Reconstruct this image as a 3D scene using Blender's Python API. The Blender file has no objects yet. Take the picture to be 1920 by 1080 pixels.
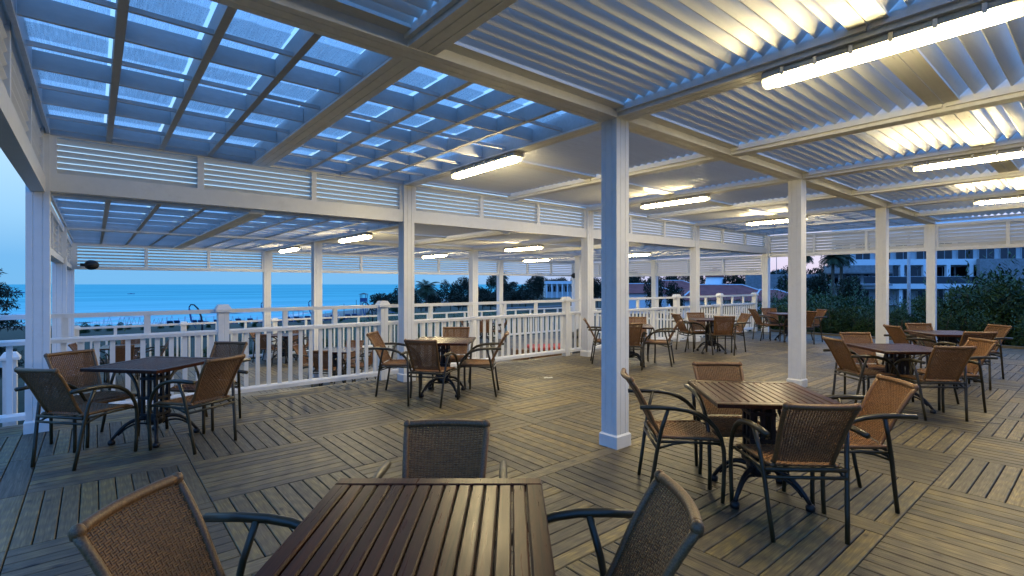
import bpy, math, random
from mathutils import Vector, Matrix
random.seed(7)
R = math.radians
sc = bpy.context.scene
COL = sc.collection

# ------------------------------------------------------------------ camera
YAW = R(39.749)
CS, SN = math.cos(YAW), math.sin(YAW)
EYE = 1.6
cam = bpy.data.cameras.new('camera')
cam.sensor_width = 36.0
cam.lens = 942.25 / 1920 * 36
cam.shift_y = -7.1 / 1920
cam.clip_start = 0.05
cam.clip_end = 30000
camo = bpy.data.objects.new('camera', cam)
camo.location = (0, 0, EYE)
camo.rotation_euler = (R(90), 0, -YAW)
COL.objects.link(camo)
sc.camera = camo

# ------------------------------------------------------------------ world: sky after sunset
SKY_STRENGTH = 1.0
LAMP_STRENGTH = 70.0
w = bpy.data.worlds.new('World')
sc.world = w
w.use_nodes = True
nt = w.node_tree
nt.nodes.clear()
N = nt.nodes.new
out = N('ShaderNodeOutputWorld')
bg = N('ShaderNodeBackground')
bg.inputs[1].default_value = SKY_STRENGTH
nt.links.new(bg.outputs[0], out.inputs[0])
sky = N('ShaderNodeTexSky')
sky.sky_type = 'NISHITA'
sky.sun_disc = False
sky.sun_elevation = R(-2.6)
sky.sun_rotation = R(115)
sky.ozone_density = 3.0
tc = N('ShaderNodeTexCoord')
sep = N('ShaderNodeSeparateXYZ')
nt.links.new(tc.outputs['Generated'], sep.inputs[0])
ramp = N('ShaderNodeValToRGB')
nt.links.new(sep.outputs[2], ramp.inputs[0])
cr = ramp.color_ramp
cr.elements[0].position = 0.0
cr.elements[0].color = (0.105, 0.275, 0.475, 1)
cr.elements[1].position = 1.0
cr.elements[1].color = (0.14, 0.36, 0.82, 1)
for p, c in ((0.04, (0.10, 0.275, 0.485, 1)), (0.10, (0.16, 0.345, 0.52, 1)), (0.20, (0.25, 0.41, 0.55, 1)), (0.32, (0.19, 0.43, 0.74, 1)),
             (0.55, (0.14, 0.38, 0.82, 1))):
    e = cr.elements.new(p)
    e.color = c
# a slightly pinker afterglow towards the land side (+X)
mr = N('ShaderNodeMapRange')
mr.interpolation_type = 'SMOOTHSTEP'
mr.inputs[1].default_value = 0.45
mr.inputs[2].default_value = 1.0
nt.links.new(sep.outputs[0], mr.inputs[0])
ramp2 = N('ShaderNodeValToRGB')
nt.links.new(sep.outputs[2], ramp2.inputs[0])
cr2 = ramp2.color_ramp
cr2.elements[0].color = (0.40, 0.36, 0.48, 1)
cr2.elements[1].color = (0.10, 0.32, 0.84, 1)
for p, c in ((0.12, (0.36, 0.38, 0.52, 1)), (0.3, (0.22, 0.40, 0.66, 1)), (0.55, (0.12, 0.35, 0.82, 1))):
    e = cr2.elements.new(p)
    e.color = c
mx = N('ShaderNodeMix')
mx.data_type = 'RGBA'
nt.links.new(mr.outputs[0], mx.inputs[0])
nt.links.new(ramp.outputs[0], mx.inputs[6])
nt.links.new(ramp2.outputs[0], mx.inputs[7])
ramp3 = N('ShaderNodeValToRGB')
nt.links.new(sep.outputs[2], ramp3.inputs[0])
cr3 = ramp3.color_ramp
cr3.elements[0].color = (0.08, 0.29, 0.80, 1)
cr3.elements[1].color = (0.10, 0.34, 0.90, 1)
for p, c in ((0.2, (0.08, 0.31, 0.86, 1)), (0.55, (0.09, 0.33, 0.90, 1))):
    e = cr3.elements.new(p)
    e.color = c
mr3 = N('ShaderNodeMapRange')
mr3.interpolation_type = 'SMOOTHSTEP'
mr3.inputs[1].default_value = -0.25
mr3.inputs[2].default_value = 0.55
sb = N('ShaderNodeVectorMath')
sb.operation = 'DOT_PRODUCT'
sb.inputs[1].default_value = (0.30, 0.954, 0.0)
nt.links.new(tc.outputs['Generated'], sb.inputs[0])
nt.links.new(sb.outputs['Value'], mr3.inputs[0])
mx3 = N('ShaderNodeMix')
mx3.data_type = 'RGBA'
nt.links.new(mr3.outputs[0], mx3.inputs[0])
nt.links.new(ramp3.outputs[0], mx3.inputs[6])
nt.links.new(mx.outputs[2], mx3.inputs[7])
vm = N('ShaderNodeVectorMath')
vm.operation = 'MULTIPLY_ADD'
vm.inputs[1].default_value = (0.8, 0.8, 0.8)
nt.links.new(sky.outputs[0], vm.inputs[0])
nt.links.new(mx3.outputs[2], vm.inputs[2])
nt.links.new(vm.outputs[0], bg.inputs[0])

sc.view_settings.view_transform = 'Standard'
sc.view_settings.look = 'None'
sc.view_settings.exposure = 0.9
sc.view_settings.gamma = 1.0
sc.view_settings.use_curve_mapping = False
sc.render.engine = 'CYCLES'
cy = sc.cycles
cy.use_denoising = True
try:
    cy.denoiser = 'OPENIMAGEDENOISE'
except Exception:
    pass
cy.max_bounces = 7
cy.diffuse_bounces = 4
cy.glossy_bounces = 3
cy.transmission_bounces = 4
cy.transparent_max_bounces = 8
cy.sample_clamp_indirect = 4.0
cy.caustics_reflective = False
cy.caustics_refractive = False

# ------------------------------------------------------------------ helpers
def W(lat, d, z=0.0):
    """a place given by its sideways offset and distance along the view axis -> world"""
    return Vector((SN * d + CS * lat, CS * d - SN * lat, z))

def PX(u, d):
    """sideways offset of photo column u at distance d"""
    return (u - 960) / 942.25 * d

def ZV(v, d):
    return EYE - (v - 532.9) / 942.25 * d

class MB:
    def __init__(s):
        s.v = []; s.f = []; s.uv = []; s.rn = []; s.tone = []; s.cur = 0.0
    def add(s, vs, fs, uvs=None, rnd=0.0):
        n = len(s.v)
        s.v.extend([tuple(p) for p in vs])
        for i, f in enumerate(fs):
            s.f.append([k + n for k in f])
            s.uv.append(uvs[i] if uvs else None)
            s.rn.append(rnd); s.tone.append(s.cur)
        return s
    def box(s, x0, x1, y0, y1, z0, z1, rnd=0.0):
        vs = [(x0,y0,z0),(x1,y0,z0),(x1,y1,z0),(x0,y1,z0),(x0,y0,z1),(x1,y0,z1),(x1,y1,z1),(x0,y1,z1)]
        return s.add(vs, [[0,3,2,1],[4,5,6,7],[0,1,5,4],[1,2,6,5],[2,3,7,6],[3,0,4,7]], None, rnd)
    def bar(s, a, b, wx, wz, up=(0,0,1)):
        """rectangular bar from a to b"""
        a = Vector(a); b = Vector(b)
        t = (b - a).normalized(); u = Vector(up)
        if abs(t.dot(u)) > 0.98: u = Vector((0,1,0))
        x = t.cross(u).normalized() * wx / 2
        y = x.normalized().cross(t) * wz / 2
        vs = [a-x-y, a+x-y, a+x+y, a-x+y, b-x-y, b+x-y, b+x+y, b-x+y]
        return s.add(vs, [[0,1,2,3],[7,6,5,4],[0,4,5,1],[1,5,6,2],[2,6,7,3],[3,7,4,0]])
    def tube(s, pts, r, n=8, up=(0,0,1), ry=None, cap=True):
        """tube along pts; r, ry may be lists"""
        pts = [Vector(p) for p in pts]
        m = len(pts)
        rs = r if isinstance(r, (list, tuple)) else [r] * m
        rys = ry if isinstance(ry, (list, tuple)) else ([ry] * m if ry else rs)
        vs = []
        for i, p in enumerate(pts):
            t = (pts[min(i+1, m-1)] - pts[max(i-1, 0)]).normalized()
            u = Vector(up)
            if abs(t.dot(u)) > 0.97: u = Vector((1,0,0)) if abs(t.x) < .9 else Vector((0,1,0))
            x = t.cross(u).normalized(); y = x.cross(t)
            for k in range(n):
                a = 2 * math.pi * k / n
                vs.append(p + x * (math.cos(a) * rs[i]) + y * (math.sin(a) * rys[i]))
        fs = []
        for i in range(m - 1):
            for k in range(n):
                k2 = (k + 1) % n
                fs.append([i*n+k, i*n+k2, (i+1)*n+k2, (i+1)*n+k])
        if cap:
            fs.append(list(range(n))[::-1]); fs.append([(m-1)*n+k for k in range(n)])
        return s.add(vs, fs)
    def prism(s, prof, a0, a1, axis='Z'):
        """extrude a closed 2-D profile along an axis"""
        n = len(prof)
        def P(p, t):
            if axis == 'Z': return (p[0], p[1], t)
            if axis == 'X': return (t, p[0], p[1])
            return (p[1], t, p[0])
        vs = [P(p, a0) for p in prof] + [P(p, a1) for p in prof]
        fs = [[i, (i+1) % n, n + (i+1) % n, n + i] for i in range(n)]
        fs.append(list(range(n))[::-1]); fs.append(list(range(n, 2*n)))
        return s.add(vs, fs)
    def lathe(s, prof, n=16, c=(0,0,0)):
        vs = []; m = len(prof)
        for r, z in prof:
            for k in range(n):
                a = 2*math.pi*k/n
                vs.append((c[0]+r*math.cos(a), c[1]+r*math.sin(a), c[2]+z))
        fs = []
        for i in range(m-1):
            for k in range(n):
                k2 = (k+1) % n
                fs.append([i*n+k, i*n+k2, (i+1)*n+k2, (i+1)*n+k])
        fs.append(list(range(n))[::-1]); fs.append([(m-1)*n+k for k in range(n)])
        return s.add(vs, fs)
    def mesh(s, name, mat=None, smooth=False, bevel=0.0):
        me = bpy.data.meshes.new(name)
        me.from_pydata(s.v, [], s.f)
        if any(u is not None for u in s.uv):
            l = me.uv_layers.new(name='UVMap')
            i = 0
            for f, u in zip(s.f, s.uv):
                for k in range(len(f)):
                    l.data[i].uv = u[k] if u else (0, 0)
                    i += 1
        if any(s.rn):
            at = me.attributes.new('rnd', 'FLOAT', 'FACE')
            at.data.foreach_set('value', s.rn)
        if any(s.tone):
            at = me.attributes.new('tone', 'FLOAT', 'FACE')
            at.data.foreach_set('value', s.tone)
        if smooth:
            me.polygons.foreach_set('use_smooth', [True] * len(me.polygons))
        if mat: me.materials.append(mat)
        me.update()
        return me

def obj(name, me, parent=None, loc=(0,0,0), rot=(0,0,0), scale=(1,1,1)):
    o = bpy.data.objects.new(name, me)
    o.location = loc; o.rotation_euler = rot; o.scale = scale
    if parent: o.parent = parent
    COL.objects.link(o)
    return o

def thing(name, label, cat, loc=(0,0,0), rz=0.0, group=None, me=None):
    o = bpy.data.objects.new(name, me)
    o.location = loc; o.rotation_euler = (0, 0, rz)
    o['label'] = label; o['category'] = cat
    if group: o['group'] = group
    COL.objects.link(o)
    return o

def setting(name, me, kind='structure', loc=(0,0,0)):
    o = bpy.data.objects.new(name, me); o.location = loc
    o['kind'] = kind
    COL.objects.link(o)
    return o

def dup(root, loc, rz, label, group=None):
    r = root.copy(); COL.objects.link(r)
    r.location = loc; r.rotation_euler = (0, 0, rz); r['label'] = label
    if group: r['group'] = group
    for ch in list(root.children):
        c = ch.copy(); COL.objects.link(c); c.parent = r
        for g in list(ch.children):
            d = g.copy(); COL.objects.link(d); d.parent = c
    return r

# ------------------------------------------------------------------ materials
def new_mat(name):
    m = bpy.data.materials.new(name); m.use_nodes = True
    t = m.node_tree
    b = t.nodes['Principled BSDF']
    return m, t, b

def mixc(t, fac, a, b, bt='MIX'):
    n = t.nodes.new('ShaderNodeMix'); n.data_type = 'RGBA'; n.blend_type = bt
    for i, v in ((0, fac), (6, a), (7, b)):
        if hasattr(v, 'is_output') or isinstance(v, bpy.types.NodeSocket): t.links.new(v, n.inputs[i])
        else: n.inputs[i].default_value = v if i == 0 else (*v, 1)
    return n.outputs[2]

def noise(t, vec=None, scale=5, detail=4, rough=.6, dist=0.0):
    n = t.nodes.new('ShaderNodeTexNoise')
    n.inputs['Scale'].default_value = scale; n.inputs['Detail'].default_value = detail
    n.inputs['Roughness'].default_value = rough; n.inputs['Distortion'].default_value = dist
    if vec is not None: t.links.new(vec, n.inputs['Vector'])
    return n.outputs[0]

def rampf(t, v, lo, hi, a=0.0, b=1.0):
    n = t.nodes.new('ShaderNodeMapRange')
    n.inputs[1].default_value = lo; n.inputs[2].default_value = hi
    n.inputs[3].default_value = a; n.inputs[4].default_value = b
    t.links.new(v, n.inputs[0])
    return n.outputs[0]

def mapping(t, vec, scale):
    n = t.nodes.new('ShaderNodeMapping'); n.inputs['Scale'].default_value = scale
    t.links.new(vec, n.inputs[0])
    return n.outputs[0]

def bump(t, b, h, strength=.3, dist=.01):
    n = t.nodes.new('ShaderNodeBump'); n.inputs['Strength'].default_value = strength
    n.inputs['Distance'].default_value = dist
    t.links.new(h, n.inputs['Height']); t.links.new(n.outputs[0], b.inputs['Normal'])

def simple(name, col, rough=.5, metal=0.0, var=0.15, scale=6.0, bmp=0.0, spec=None):
    m, t, b = new_mat(name)
    c = t.nodes.new('ShaderNodeTexCoord')
    f = noise(t, c.outputs['Object'], scale, 5)
    dark = tuple(x * (1 - var) for x in col); light = tuple(min(1, x * (1 + var)) for x in col)
    t.links.new(mixc(t, rampf(t, f, .3, .7), dark, light), b.inputs['Base Color'])
    b.inputs['Roughness'].default_value = rough; b.inputs['Metallic'].default_value = metal
    if spec is not None: b.inputs['Specular IOR Level'].default_value = spec
    if bmp: bump(t, b, f, bmp, .01)
    return m

def paint_mat(name, col, rough=.42, axis_scale=(1, 1, 1), var=.07):
    """painted timber: faint brush grain and small stains"""
    m, t, b = new_mat(name)
    c = t.nodes.new('ShaderNodeTexCoord')
    g = noise(t, mapping(t, c.outputs['Object'], axis_scale), 9, 6, .65)
    st = noise(t, c.outputs['Object'], 2.3, 6, .7)
    oi = t.nodes.new('ShaderNodeObjectInfo')
    base = mixc(t, rampf(t, g, .3, .7), tuple(x*(1-var) for x in col), col)
    stain = mixc(t, rampf(t, st, .56, .78, 0, .38), base, (0.42, 0.40, 0.34))
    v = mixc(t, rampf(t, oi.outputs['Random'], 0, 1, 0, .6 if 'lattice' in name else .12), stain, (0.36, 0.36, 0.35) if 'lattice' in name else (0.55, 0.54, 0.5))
    t.links.new(v, b.inputs['Base Color'])
    t.links.new(rampf(t, g, .2, .8, rough - .08, rough + .12), b.inputs['Roughness'])
    bump(t, b, g, .05 if name == 'slat_paint' else .15, .003)
    return m

M = {}
M['white'] = paint_mat('white_paint', (.79, .79, .77), .42, (1, 1, 1))
M['slat'] = paint_mat('slat_paint', (.80, .80, .77), .32, (.35, 6, 6), .10)
M['beam'] = paint_mat('beam_paint', (.86, .86, .84), .5, (1, 1, 1), .12)
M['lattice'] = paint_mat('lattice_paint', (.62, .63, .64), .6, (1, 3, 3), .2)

def deck_material():
    m, t, b = new_mat('weathered_deck')
    uv = t.nodes.new('ShaderNodeUVMap'); uv.uv_map = 'UVMap'
    oi = t.nodes.new('ShaderNodeObjectInfo')
    at = t.nodes.new('ShaderNodeAttribute'); at.attribute_name = 'rnd'
    ad = t.nodes.new('ShaderNodeMath'); ad.operation = 'ADD'
    t.links.new(oi.outputs['Random'], ad.inputs[0]); t.links.new(at.outputs['Fac'], ad.inputs[1])
    fr = t.nodes.new('ShaderNodeMath'); fr.operation = 'FRACT'; t.links.new(ad.outputs[0], fr.inputs[0])
    rnd = fr.outputs[0]
    off = t.nodes.new('ShaderNodeCombineXYZ')
    mu = t.nodes.new('ShaderNodeMath'); mu.operation = 'MULTIPLY'; mu.inputs[1].default_value = 91.0
    t.links.new(rnd, mu.inputs[0]); t.links.new(mu.outputs[0], off.inputs[0]); t.links.new(mu.outputs[0], off.inputs[2])
    va = t.nodes.new('ShaderNodeVectorMath'); va.operation = 'ADD'
    t.links.new(uv.outputs[0], va.inputs[0]); t.links.new(off.outputs[0], va.inputs[1])
    v = va.outputs[0]
    grain = noise(t, mapping(t, v, (2.0, 46, 1)), 1.6, 6, .65, .5)
    fine = noise(t, mapping(t, v, (6, 190, 1)), 1.0, 3, .5)
    blot = noise(t, mapping(t, v, (1.6, 5, 1)), 2.0, 5, .6)
    # cathedral rings
    wv = t.nodes.new('ShaderNodeTexWave'); wv.wave_type = 'RINGS'; wv.rings_direction = 'SPHERICAL'
    wv.inputs['Scale'].default_value = 2.2; wv.inputs['Distortion'].default_value = 5.0; wv.inputs['Detail'].default_value = 3
    t.links.new(mapping(t, v, (1.1, 16, 1)), wv.inputs['Vector'])
    # knots
    vo = t.nodes.new('ShaderNodeTexVoronoi'); vo.inputs['Scale'].default_value = 1.0
    t.links.new(mapping(t, v, (4.0, 8.0, 1)), vo.inputs['Vector'])
    knot = rampf(t, vo.outputs['Distance'], .06, .16, 1, 0)
    c1 = mixc(t, rampf(t, grain, .3, .7), (.070, .054, .027), (.235, .185, .090))
    c2 = mixc(t, rampf(t, wv.outputs['Fac'], .15, .9, .6, 0), c1, (.075, .060, .042))
    c3 = mixc(t, rampf(t, fine, .35, .62, .35, 0), c2, (.055, .044, .03))
    c4 = mixc(t, rampf(t, blot, .52, .75, 0, .55), c3, (.062, .055, .036))
    c5 = mixc(t, knot, c4, (.03, .022, .014))
    gp = t.nodes.new('ShaderNodeNewGeometry')
    wn = noise(t, gp.outputs['Position'], .55, 5, .65)
    c5 = mixc(t, rampf(t, wn, .50, .70, 0, .42), c5, (.062, .054, .040))
    ab = t.nodes.new('ShaderNodeVectorMath'); ab.operation = 'ABSOLUTE'; t.links.new(uv.outputs[0], ab.inputs[0])
    ds = t.nodes.new('ShaderNodeVectorMath'); ds.operation = 'DISTANCE'; ds.inputs[1].default_value = (.487, .027, 0)
    t.links.new(ab.outputs[0], ds.inputs[0])
    c5 = mixc(t, rampf(t, ds.outputs['Value'], .0035, .0055, .8, 0), c5, (.03, .028, .025))
    # board-to-board tone
    hs = t.nodes.new('ShaderNodeHueSaturation')
    t.links.new(rampf(t, rnd, 0, 1, .55, 1.42), hs.inputs['Value'])
    t.links.new(rampf(t, rnd, 0, 1, .8, 1.25), hs.inputs['Saturation'])
    t.links.new(c5, hs.inputs['Color'])
    tn = t.nodes.new('ShaderNodeAttribute'); tn.attribute_name = 'tone'
    sp = t.nodes.new('ShaderNodeSeparateColor'); t.links.new(oi.outputs['Color'], sp.inputs[0])
    ta = t.nodes.new('ShaderNodeMath'); ta.operation = 'ADD'
    t.links.new(sp.outputs[0], ta.inputs[0]); t.links.new(tn.outputs['Fac'], ta.inputs[1])
    sc_ = t.nodes.new('ShaderNodeVectorMath'); sc_.operation = 'SCALE'
    t.links.new(hs.outputs[0], sc_.inputs[0]); t.links.new(ta.outputs[0], sc_.inputs['Scale'])
    t.links.new(sc_.outputs[0], b.inputs['Base Color'])
    t.links.new(rampf(t, grain, .3, .7, .62, .42), b.inputs['Roughness'])
    b.inputs['Specular IOR Level'].default_value = .5
    bump(t, b, grain, .45, .004)
    return m
M['deck'] = deck_material()
M['gap'] = simple('deck_gap', (.012, .011, .010), .95)

def table_wood():
    m, t, b = new_mat('dark_oiled_wood')
    c = t.nodes.new('ShaderNodeTexCoord'); oi = t.nodes.new('ShaderNodeObjectInfo')
    off = t.nodes.new('ShaderNodeVectorMath'); off.operation = 'ADD'
    mu = t.nodes.new('ShaderNodeMath'); mu.operation = 'MULTIPLY'; mu.inputs[1].default_value = 37
    t.links.new(oi.outputs['Random'], mu.inputs[0])
    t.links.new(c.outputs['Object'], off.inputs[0]); t.links.new(mu.outputs[0], off.inputs[1])
    g = noise(t, mapping(t, off.outputs[0], (38, 1.6, 20)), 1.5, 6, .7, .4)
    bl = noise(t, mapping(t, off.outputs[0], (5, 1.2, 5)), 1.6, 4)
    a = mixc(t, rampf(t, g, .32, .68), (.014, .0048, .003), (.070, .021, .008))
    a = mixc(t, rampf(t, bl, .45, .7, 0, .6), a, (.018, .006, .004))
    hs = t.nodes.new('ShaderNodeHueSaturation')
    t.links.new(rampf(t, oi.outputs['Random'], 0, 1, .75, 1.3), hs.inputs['Value']); t.links.new(a, hs.inputs['Color'])
    t.links.new(hs.outputs[0], b.inputs['Base Color'])
    t.links.new(rampf(t, g, .3, .7, .36, .25), b.inputs['Roughness'])
    b.inputs['Specular IOR Level'].default_value = .16
    bump(t, b, g, .07, .002)
    return m
M['table'] = table_wood()

def wicker_mat():
    m, t, b = new_mat('brown_wicker')
    c = t.nodes.new('ShaderNodeTexCoord'); oi = t.nodes.new('ShaderNodeObjectInfo')
    n = noise(t, mapping(t, c.outputs['Object'], (30, 30, 140)), 1.0, 3)
    n2 = noise(t, c.outputs['Object'], 7, 4)
    a = mixc(t, rampf(t, n, .3, .7), (.090, .034, .009), (.27, .115, .030))
    a = mixc(t, rampf(t, n2, .5, .75, 0, .5), a, (.11, .055, .02))
    a = mixc(t, rampf(t, oi.outputs['Random'], 0, 1, 0, .28), a, (.13, .08, .04))
    t.links.new(a, b.inputs['Base Color']); b.inputs['Roughness'].default_value = .5
    bump(t, b, n, .3, .003)
    return m
M['wicker'] = wicker_mat()

def rolled_mat():
    m, t, b = new_mat('wrapped_wicker_roll')
    c = t.nodes.new('ShaderNodeTexCoord')
    n = noise(t, mapping(t, c.outputs['Object'], (160, 160, 160)), 1.0, 2)
    n2 = noise(t, c.outputs['Object'], 6, 4)
    a = mixc(t, rampf(t, n, .3, .7), (.09, .040, .013), (.22, .108, .036))
    a = mixc(t, rampf(t, n2, .45, .75, 0, .4), a, (.11, .06, .028))
    t.links.new(a, b.inputs['Base Color']); b.inputs['Roughness'].default_value = .45
    bump(t, b, n, .35, .003)
    return m
M['roll'] = rolled_mat()
M['tube'] = simple('bronze_olive_metal', (.034, .026, .010), .34, 0, .3, 14, .05)
M['iron'] = simple('black_iron', (.012, .010, .009), .5, 0, .3, 12, .1)
M['housing'] = simple('lamp_housing', (.38, .37, .33), .5)
M['black'] = simple('black_plastic', (.012, .012, .014), .5)
M['red'] = simple('red_cushion', (.30, .035, .032), .75, 0, .2, 9, .2)
M['crate'] = simple('brown_board', (.11, .055, .022), .6, 0, .3, 4, .1)
M['trunk'] = simple('bark', (.09, .07, .05), .9, 0, .3, 8, .5)
M['stone'] = simple('facade_stone', (.26, .25, .25), .8, 0, .25, 3, .2)
M['facade'] = simple('white_render', (.80, .80, .80), .7, 0, .06, .6)
M['darkglass'] = simple('dark_window', (.018, .02, .026), .12, 0, .2, 1)
M['sand'] = simple('sand', (.30, .26, .20), .95, 0, .25, .4, .3)
M['earth'] = simple('earth', (.07, .065, .04), .95, 0, .4, .5, .3)
M['lawnbase'] = simple('lawn_soil', (.035, .055, .020), .95, 0, .3, .7, .3)
M['asphalt'] = simple('asphalt', (.09, .09, .095), .9, 0, .2, 1.5)
M['paper'] = simple('scrap_paper', (.7, .68, .6), .5)
M['steel'] = simple('steel', (.45, .46, .48), .25, .9, .1)
M['blue'] = simple('blue_cloth', (.05, .10, .22), .8)
M['bluewhite'] = simple('white_frame', (.55, .57, .6), .5)
M['copper'] = simple('pale_pole', (.42, .38, .38), .5)
M['green'] = simple('grass_blade', (.045, .075, .022), .8, 0, .4, 3)

def tile_mat():
    m, t, b = new_mat('terracotta_tiles')
    c = t.nodes.new('ShaderNodeTexCoord')
    n = noise(t, c.outputs['Object'], 1.6, 6)
    wv = t.nodes.new('ShaderNodeTexWave'); wv.inputs['Scale'].default_value = 1.6; wv.bands_direction = 'Y'
    t.links.new(c.outputs['Object'], wv.inputs['Vector'])
    a = mixc(t, rampf(t, n, .3, .7), (.20, .045, .04), (.34, .085, .07))
    t.links.new(a, b.inputs['Base Color']); b.inputs['Roughness'].default_value = .85
    bump(t, b, wv.outputs['Fac'], .5, .06)
    return m
M['tile'] = tile_mat()

def leaf_mat(name, a, b_):
    m, t, b = new_mat(name)
    at = t.nodes.new('ShaderNodeAttribute'); at.attribute_name = 'rnd'
    oi = t.nodes.new('ShaderNodeObjectInfo')
    c = mixc(t, at.outputs['Fac'], a, b_)
    c = mixc(t, rampf(t, oi.outputs['Random'], 0, 1, 0, .3), c, tuple(x * .6 for x in a))
    t.links.new(c, b.inputs['Base Color']); b.inputs['Roughness'].default_value = .55
    b.inputs['Specular IOR Level'].default_value = .3
    return m
M['leaf'] = leaf_mat('hedge_leaves', (.010, .030, .009), (.050, .105, .028))
M['leafdark'] = leaf_mat('dark_leaves', (.006, .012, .006), (.020, .032, .012))
M['palmleaf'] = leaf_mat('palm_leaves', (.015, .03, .013), (.05, .07, .028))

def mat_reed():
    m, t, b = new_mat('reed_matting')
    c = t.nodes.new('ShaderNodeTexCoord')
    n = noise(t, mapping(t, c.outputs['Object'], (120, 3, 1)), 1.2, 4, .7)
    n2 = noise(t, mapping(t, c.outputs['Object'], (40, 8, 1)), 1.2, 4, .7)
    a = mixc(t, rampf(t, n, .3, .7), (.52, .52, .51), (.95, .95, .92))
    a = mixc(t, rampf(t, n2, .45, .7, 0, .35), a, (.55, .55, .53))
    t.links.new(a, b.inputs['Base Color']); b.inputs['Roughness'].default_value = .7
    tr = t.nodes.new('ShaderNodeBsdfTranslucent'); t.links.new(a, tr.inputs[0])
    mixs = t.nodes.new('ShaderNodeMixShader'); mixs.inputs[0].default_value = .8
    t.links.new(b.outputs[0], mixs.inputs[1]); t.links.new(tr.outputs[0], mixs.inputs[2])
    # open weave: tiny gaps between the reeds
    tp = t.nodes.new('ShaderNodeBsdfTransparent')
    gap = rampf(t, noise(t, mapping(t, c.outputs['Object'], (150, 40, 1)), 1.0, 2, .5), .54, .64, 0, .6)
    mix2 = t.nodes.new('ShaderNodeMixShader'); t.links.new(gap, mix2.inputs[0])
    t.links.new(mixs.outputs[0], mix2.inputs[1]); t.links.new(tp.outputs[0], mix2.inputs[2])
    t.links.new(mix2.outputs[0], t.nodes['Material Output'].inputs[0])
    bump(t, b, n, .4, .004)
    return m
M['reed'] = mat_reed()

def lamp_mat():
    m, t, b = new_mat('lit_diffuser')
    b.inputs['Base Color'].default_value = (.8, .8, .75, 1)
    b.inputs['Emission Color'].default_value = (1.0, .80, .42, 1)
    b.inputs['Emission Strength'].default_value = LAMP_STRENGTH
    return m
M['lit'] = lamp_mat()

def clear_mat():
    m, t, b = new_mat('clear_cover')
    b.inputs['Base Color'].default_value = (.9, .9, .85, 1)
    b.inputs['Roughness'].default_value = .15
    b.inputs['Alpha'].default_value = .35
    return m
M['clear'] = clear_mat()

def sea_mat():
    m, t, b = new_mat('sea_water_sky_tint')
    g = t.nodes.new('ShaderNodeNewGeometry')
    v = g.outputs['Position']
    n1 = noise(t, mapping(t, v, (.05, .05, .05)), 1.0, 8, .68)
    n2 = noise(t, mapping(t, v, (.6, .6, .6)), 1.0, 5, .6)
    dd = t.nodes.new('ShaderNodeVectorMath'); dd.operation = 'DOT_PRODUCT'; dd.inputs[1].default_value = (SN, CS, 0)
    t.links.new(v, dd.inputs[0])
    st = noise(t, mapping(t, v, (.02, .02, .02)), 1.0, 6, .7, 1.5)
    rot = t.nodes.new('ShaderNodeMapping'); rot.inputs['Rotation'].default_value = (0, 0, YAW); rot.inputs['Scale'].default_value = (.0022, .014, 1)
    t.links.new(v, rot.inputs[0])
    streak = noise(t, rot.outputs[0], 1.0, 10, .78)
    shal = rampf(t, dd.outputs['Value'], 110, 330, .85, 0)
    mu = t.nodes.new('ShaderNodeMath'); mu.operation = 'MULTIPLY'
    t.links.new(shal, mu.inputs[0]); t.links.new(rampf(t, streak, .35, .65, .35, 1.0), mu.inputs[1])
    deep = mixc(t, rampf(t, streak, .40, .60), (.12, .42, .40), (.25, .62, .56))  # pale base colours stand in for reflected sky, specular is off
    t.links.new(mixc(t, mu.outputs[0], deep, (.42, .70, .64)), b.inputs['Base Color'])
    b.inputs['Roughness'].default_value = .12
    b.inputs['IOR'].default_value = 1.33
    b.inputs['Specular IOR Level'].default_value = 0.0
    ad = t.nodes.new('ShaderNodeMath'); ad.operation = 'MULTIPLY_ADD'; ad.inputs[1].default_value = 5.0
    t.links.new(n1, ad.inputs[0]); t.links.new(n2, ad.inputs[2])
    bump(t, b, ad.outputs[0], .28, .35)
    return m
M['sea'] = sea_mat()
M['breaker'] = simple('breaking_wave', (.24, .46, .58), .4, 0, .2, .5, .1)
M['foam'] = simple('wet_sand_foam', (.55, .58, .6), .35, 0, .2, .5, .1)

# ------------------------------------------------------------------ dimensions of the structure (metres)
GX = [-0.468, 3.990, 8.455, 12.920, 17.400]          # post lines across
GY0, GY1, GY2, GY3 = 3.192, 7.540, 11.910, 16.320    # post lines away from us
GYm = -1.16
HP = 0.0955                                          # half a post
LOW = -0.65                                          # lower terrace floor
RZ = 3.215                                           # underside of upper beams
RZ2 = 2.575                                          # underside of lower-terrace beams

def groove_profile(w_, h_, gx=(), gy=(), d=.006, g=.005):
    """rectangle centred on 0 with V grooves; gx on the two long (y) faces, gy on the x faces"""
    a, b_ = w_/2, h_/2
    P = []
    def side(p0, p1, n, gs):
        L = math.hypot(p1[0]-p0[0], p1[1]-p0[1]); tx, ty = (p1[0]-p0[0])/L, (p1[1]-p0[1])/L
        P.append(p0)
        for s in sorted(gs):
            for q, dd in ((s*L-g, 0), (s*L-g*.3, d), (s*L+g*.3, d), (s*L+g, 0)):
                P.append((p0[0]+tx*q-n[0]*dd, p0[1]+ty*q-n[1]*dd))
    side((-a, -b_), (a, -b_), (0, -1), gx)
    side((a, -b_), (a, b_), (1, 0), gy)
    side((a, b_), (-a, b_), (0, 1), gx)
    side((-a, b_), (-a, -b_), (-1, 0), gy)
    return P

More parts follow.
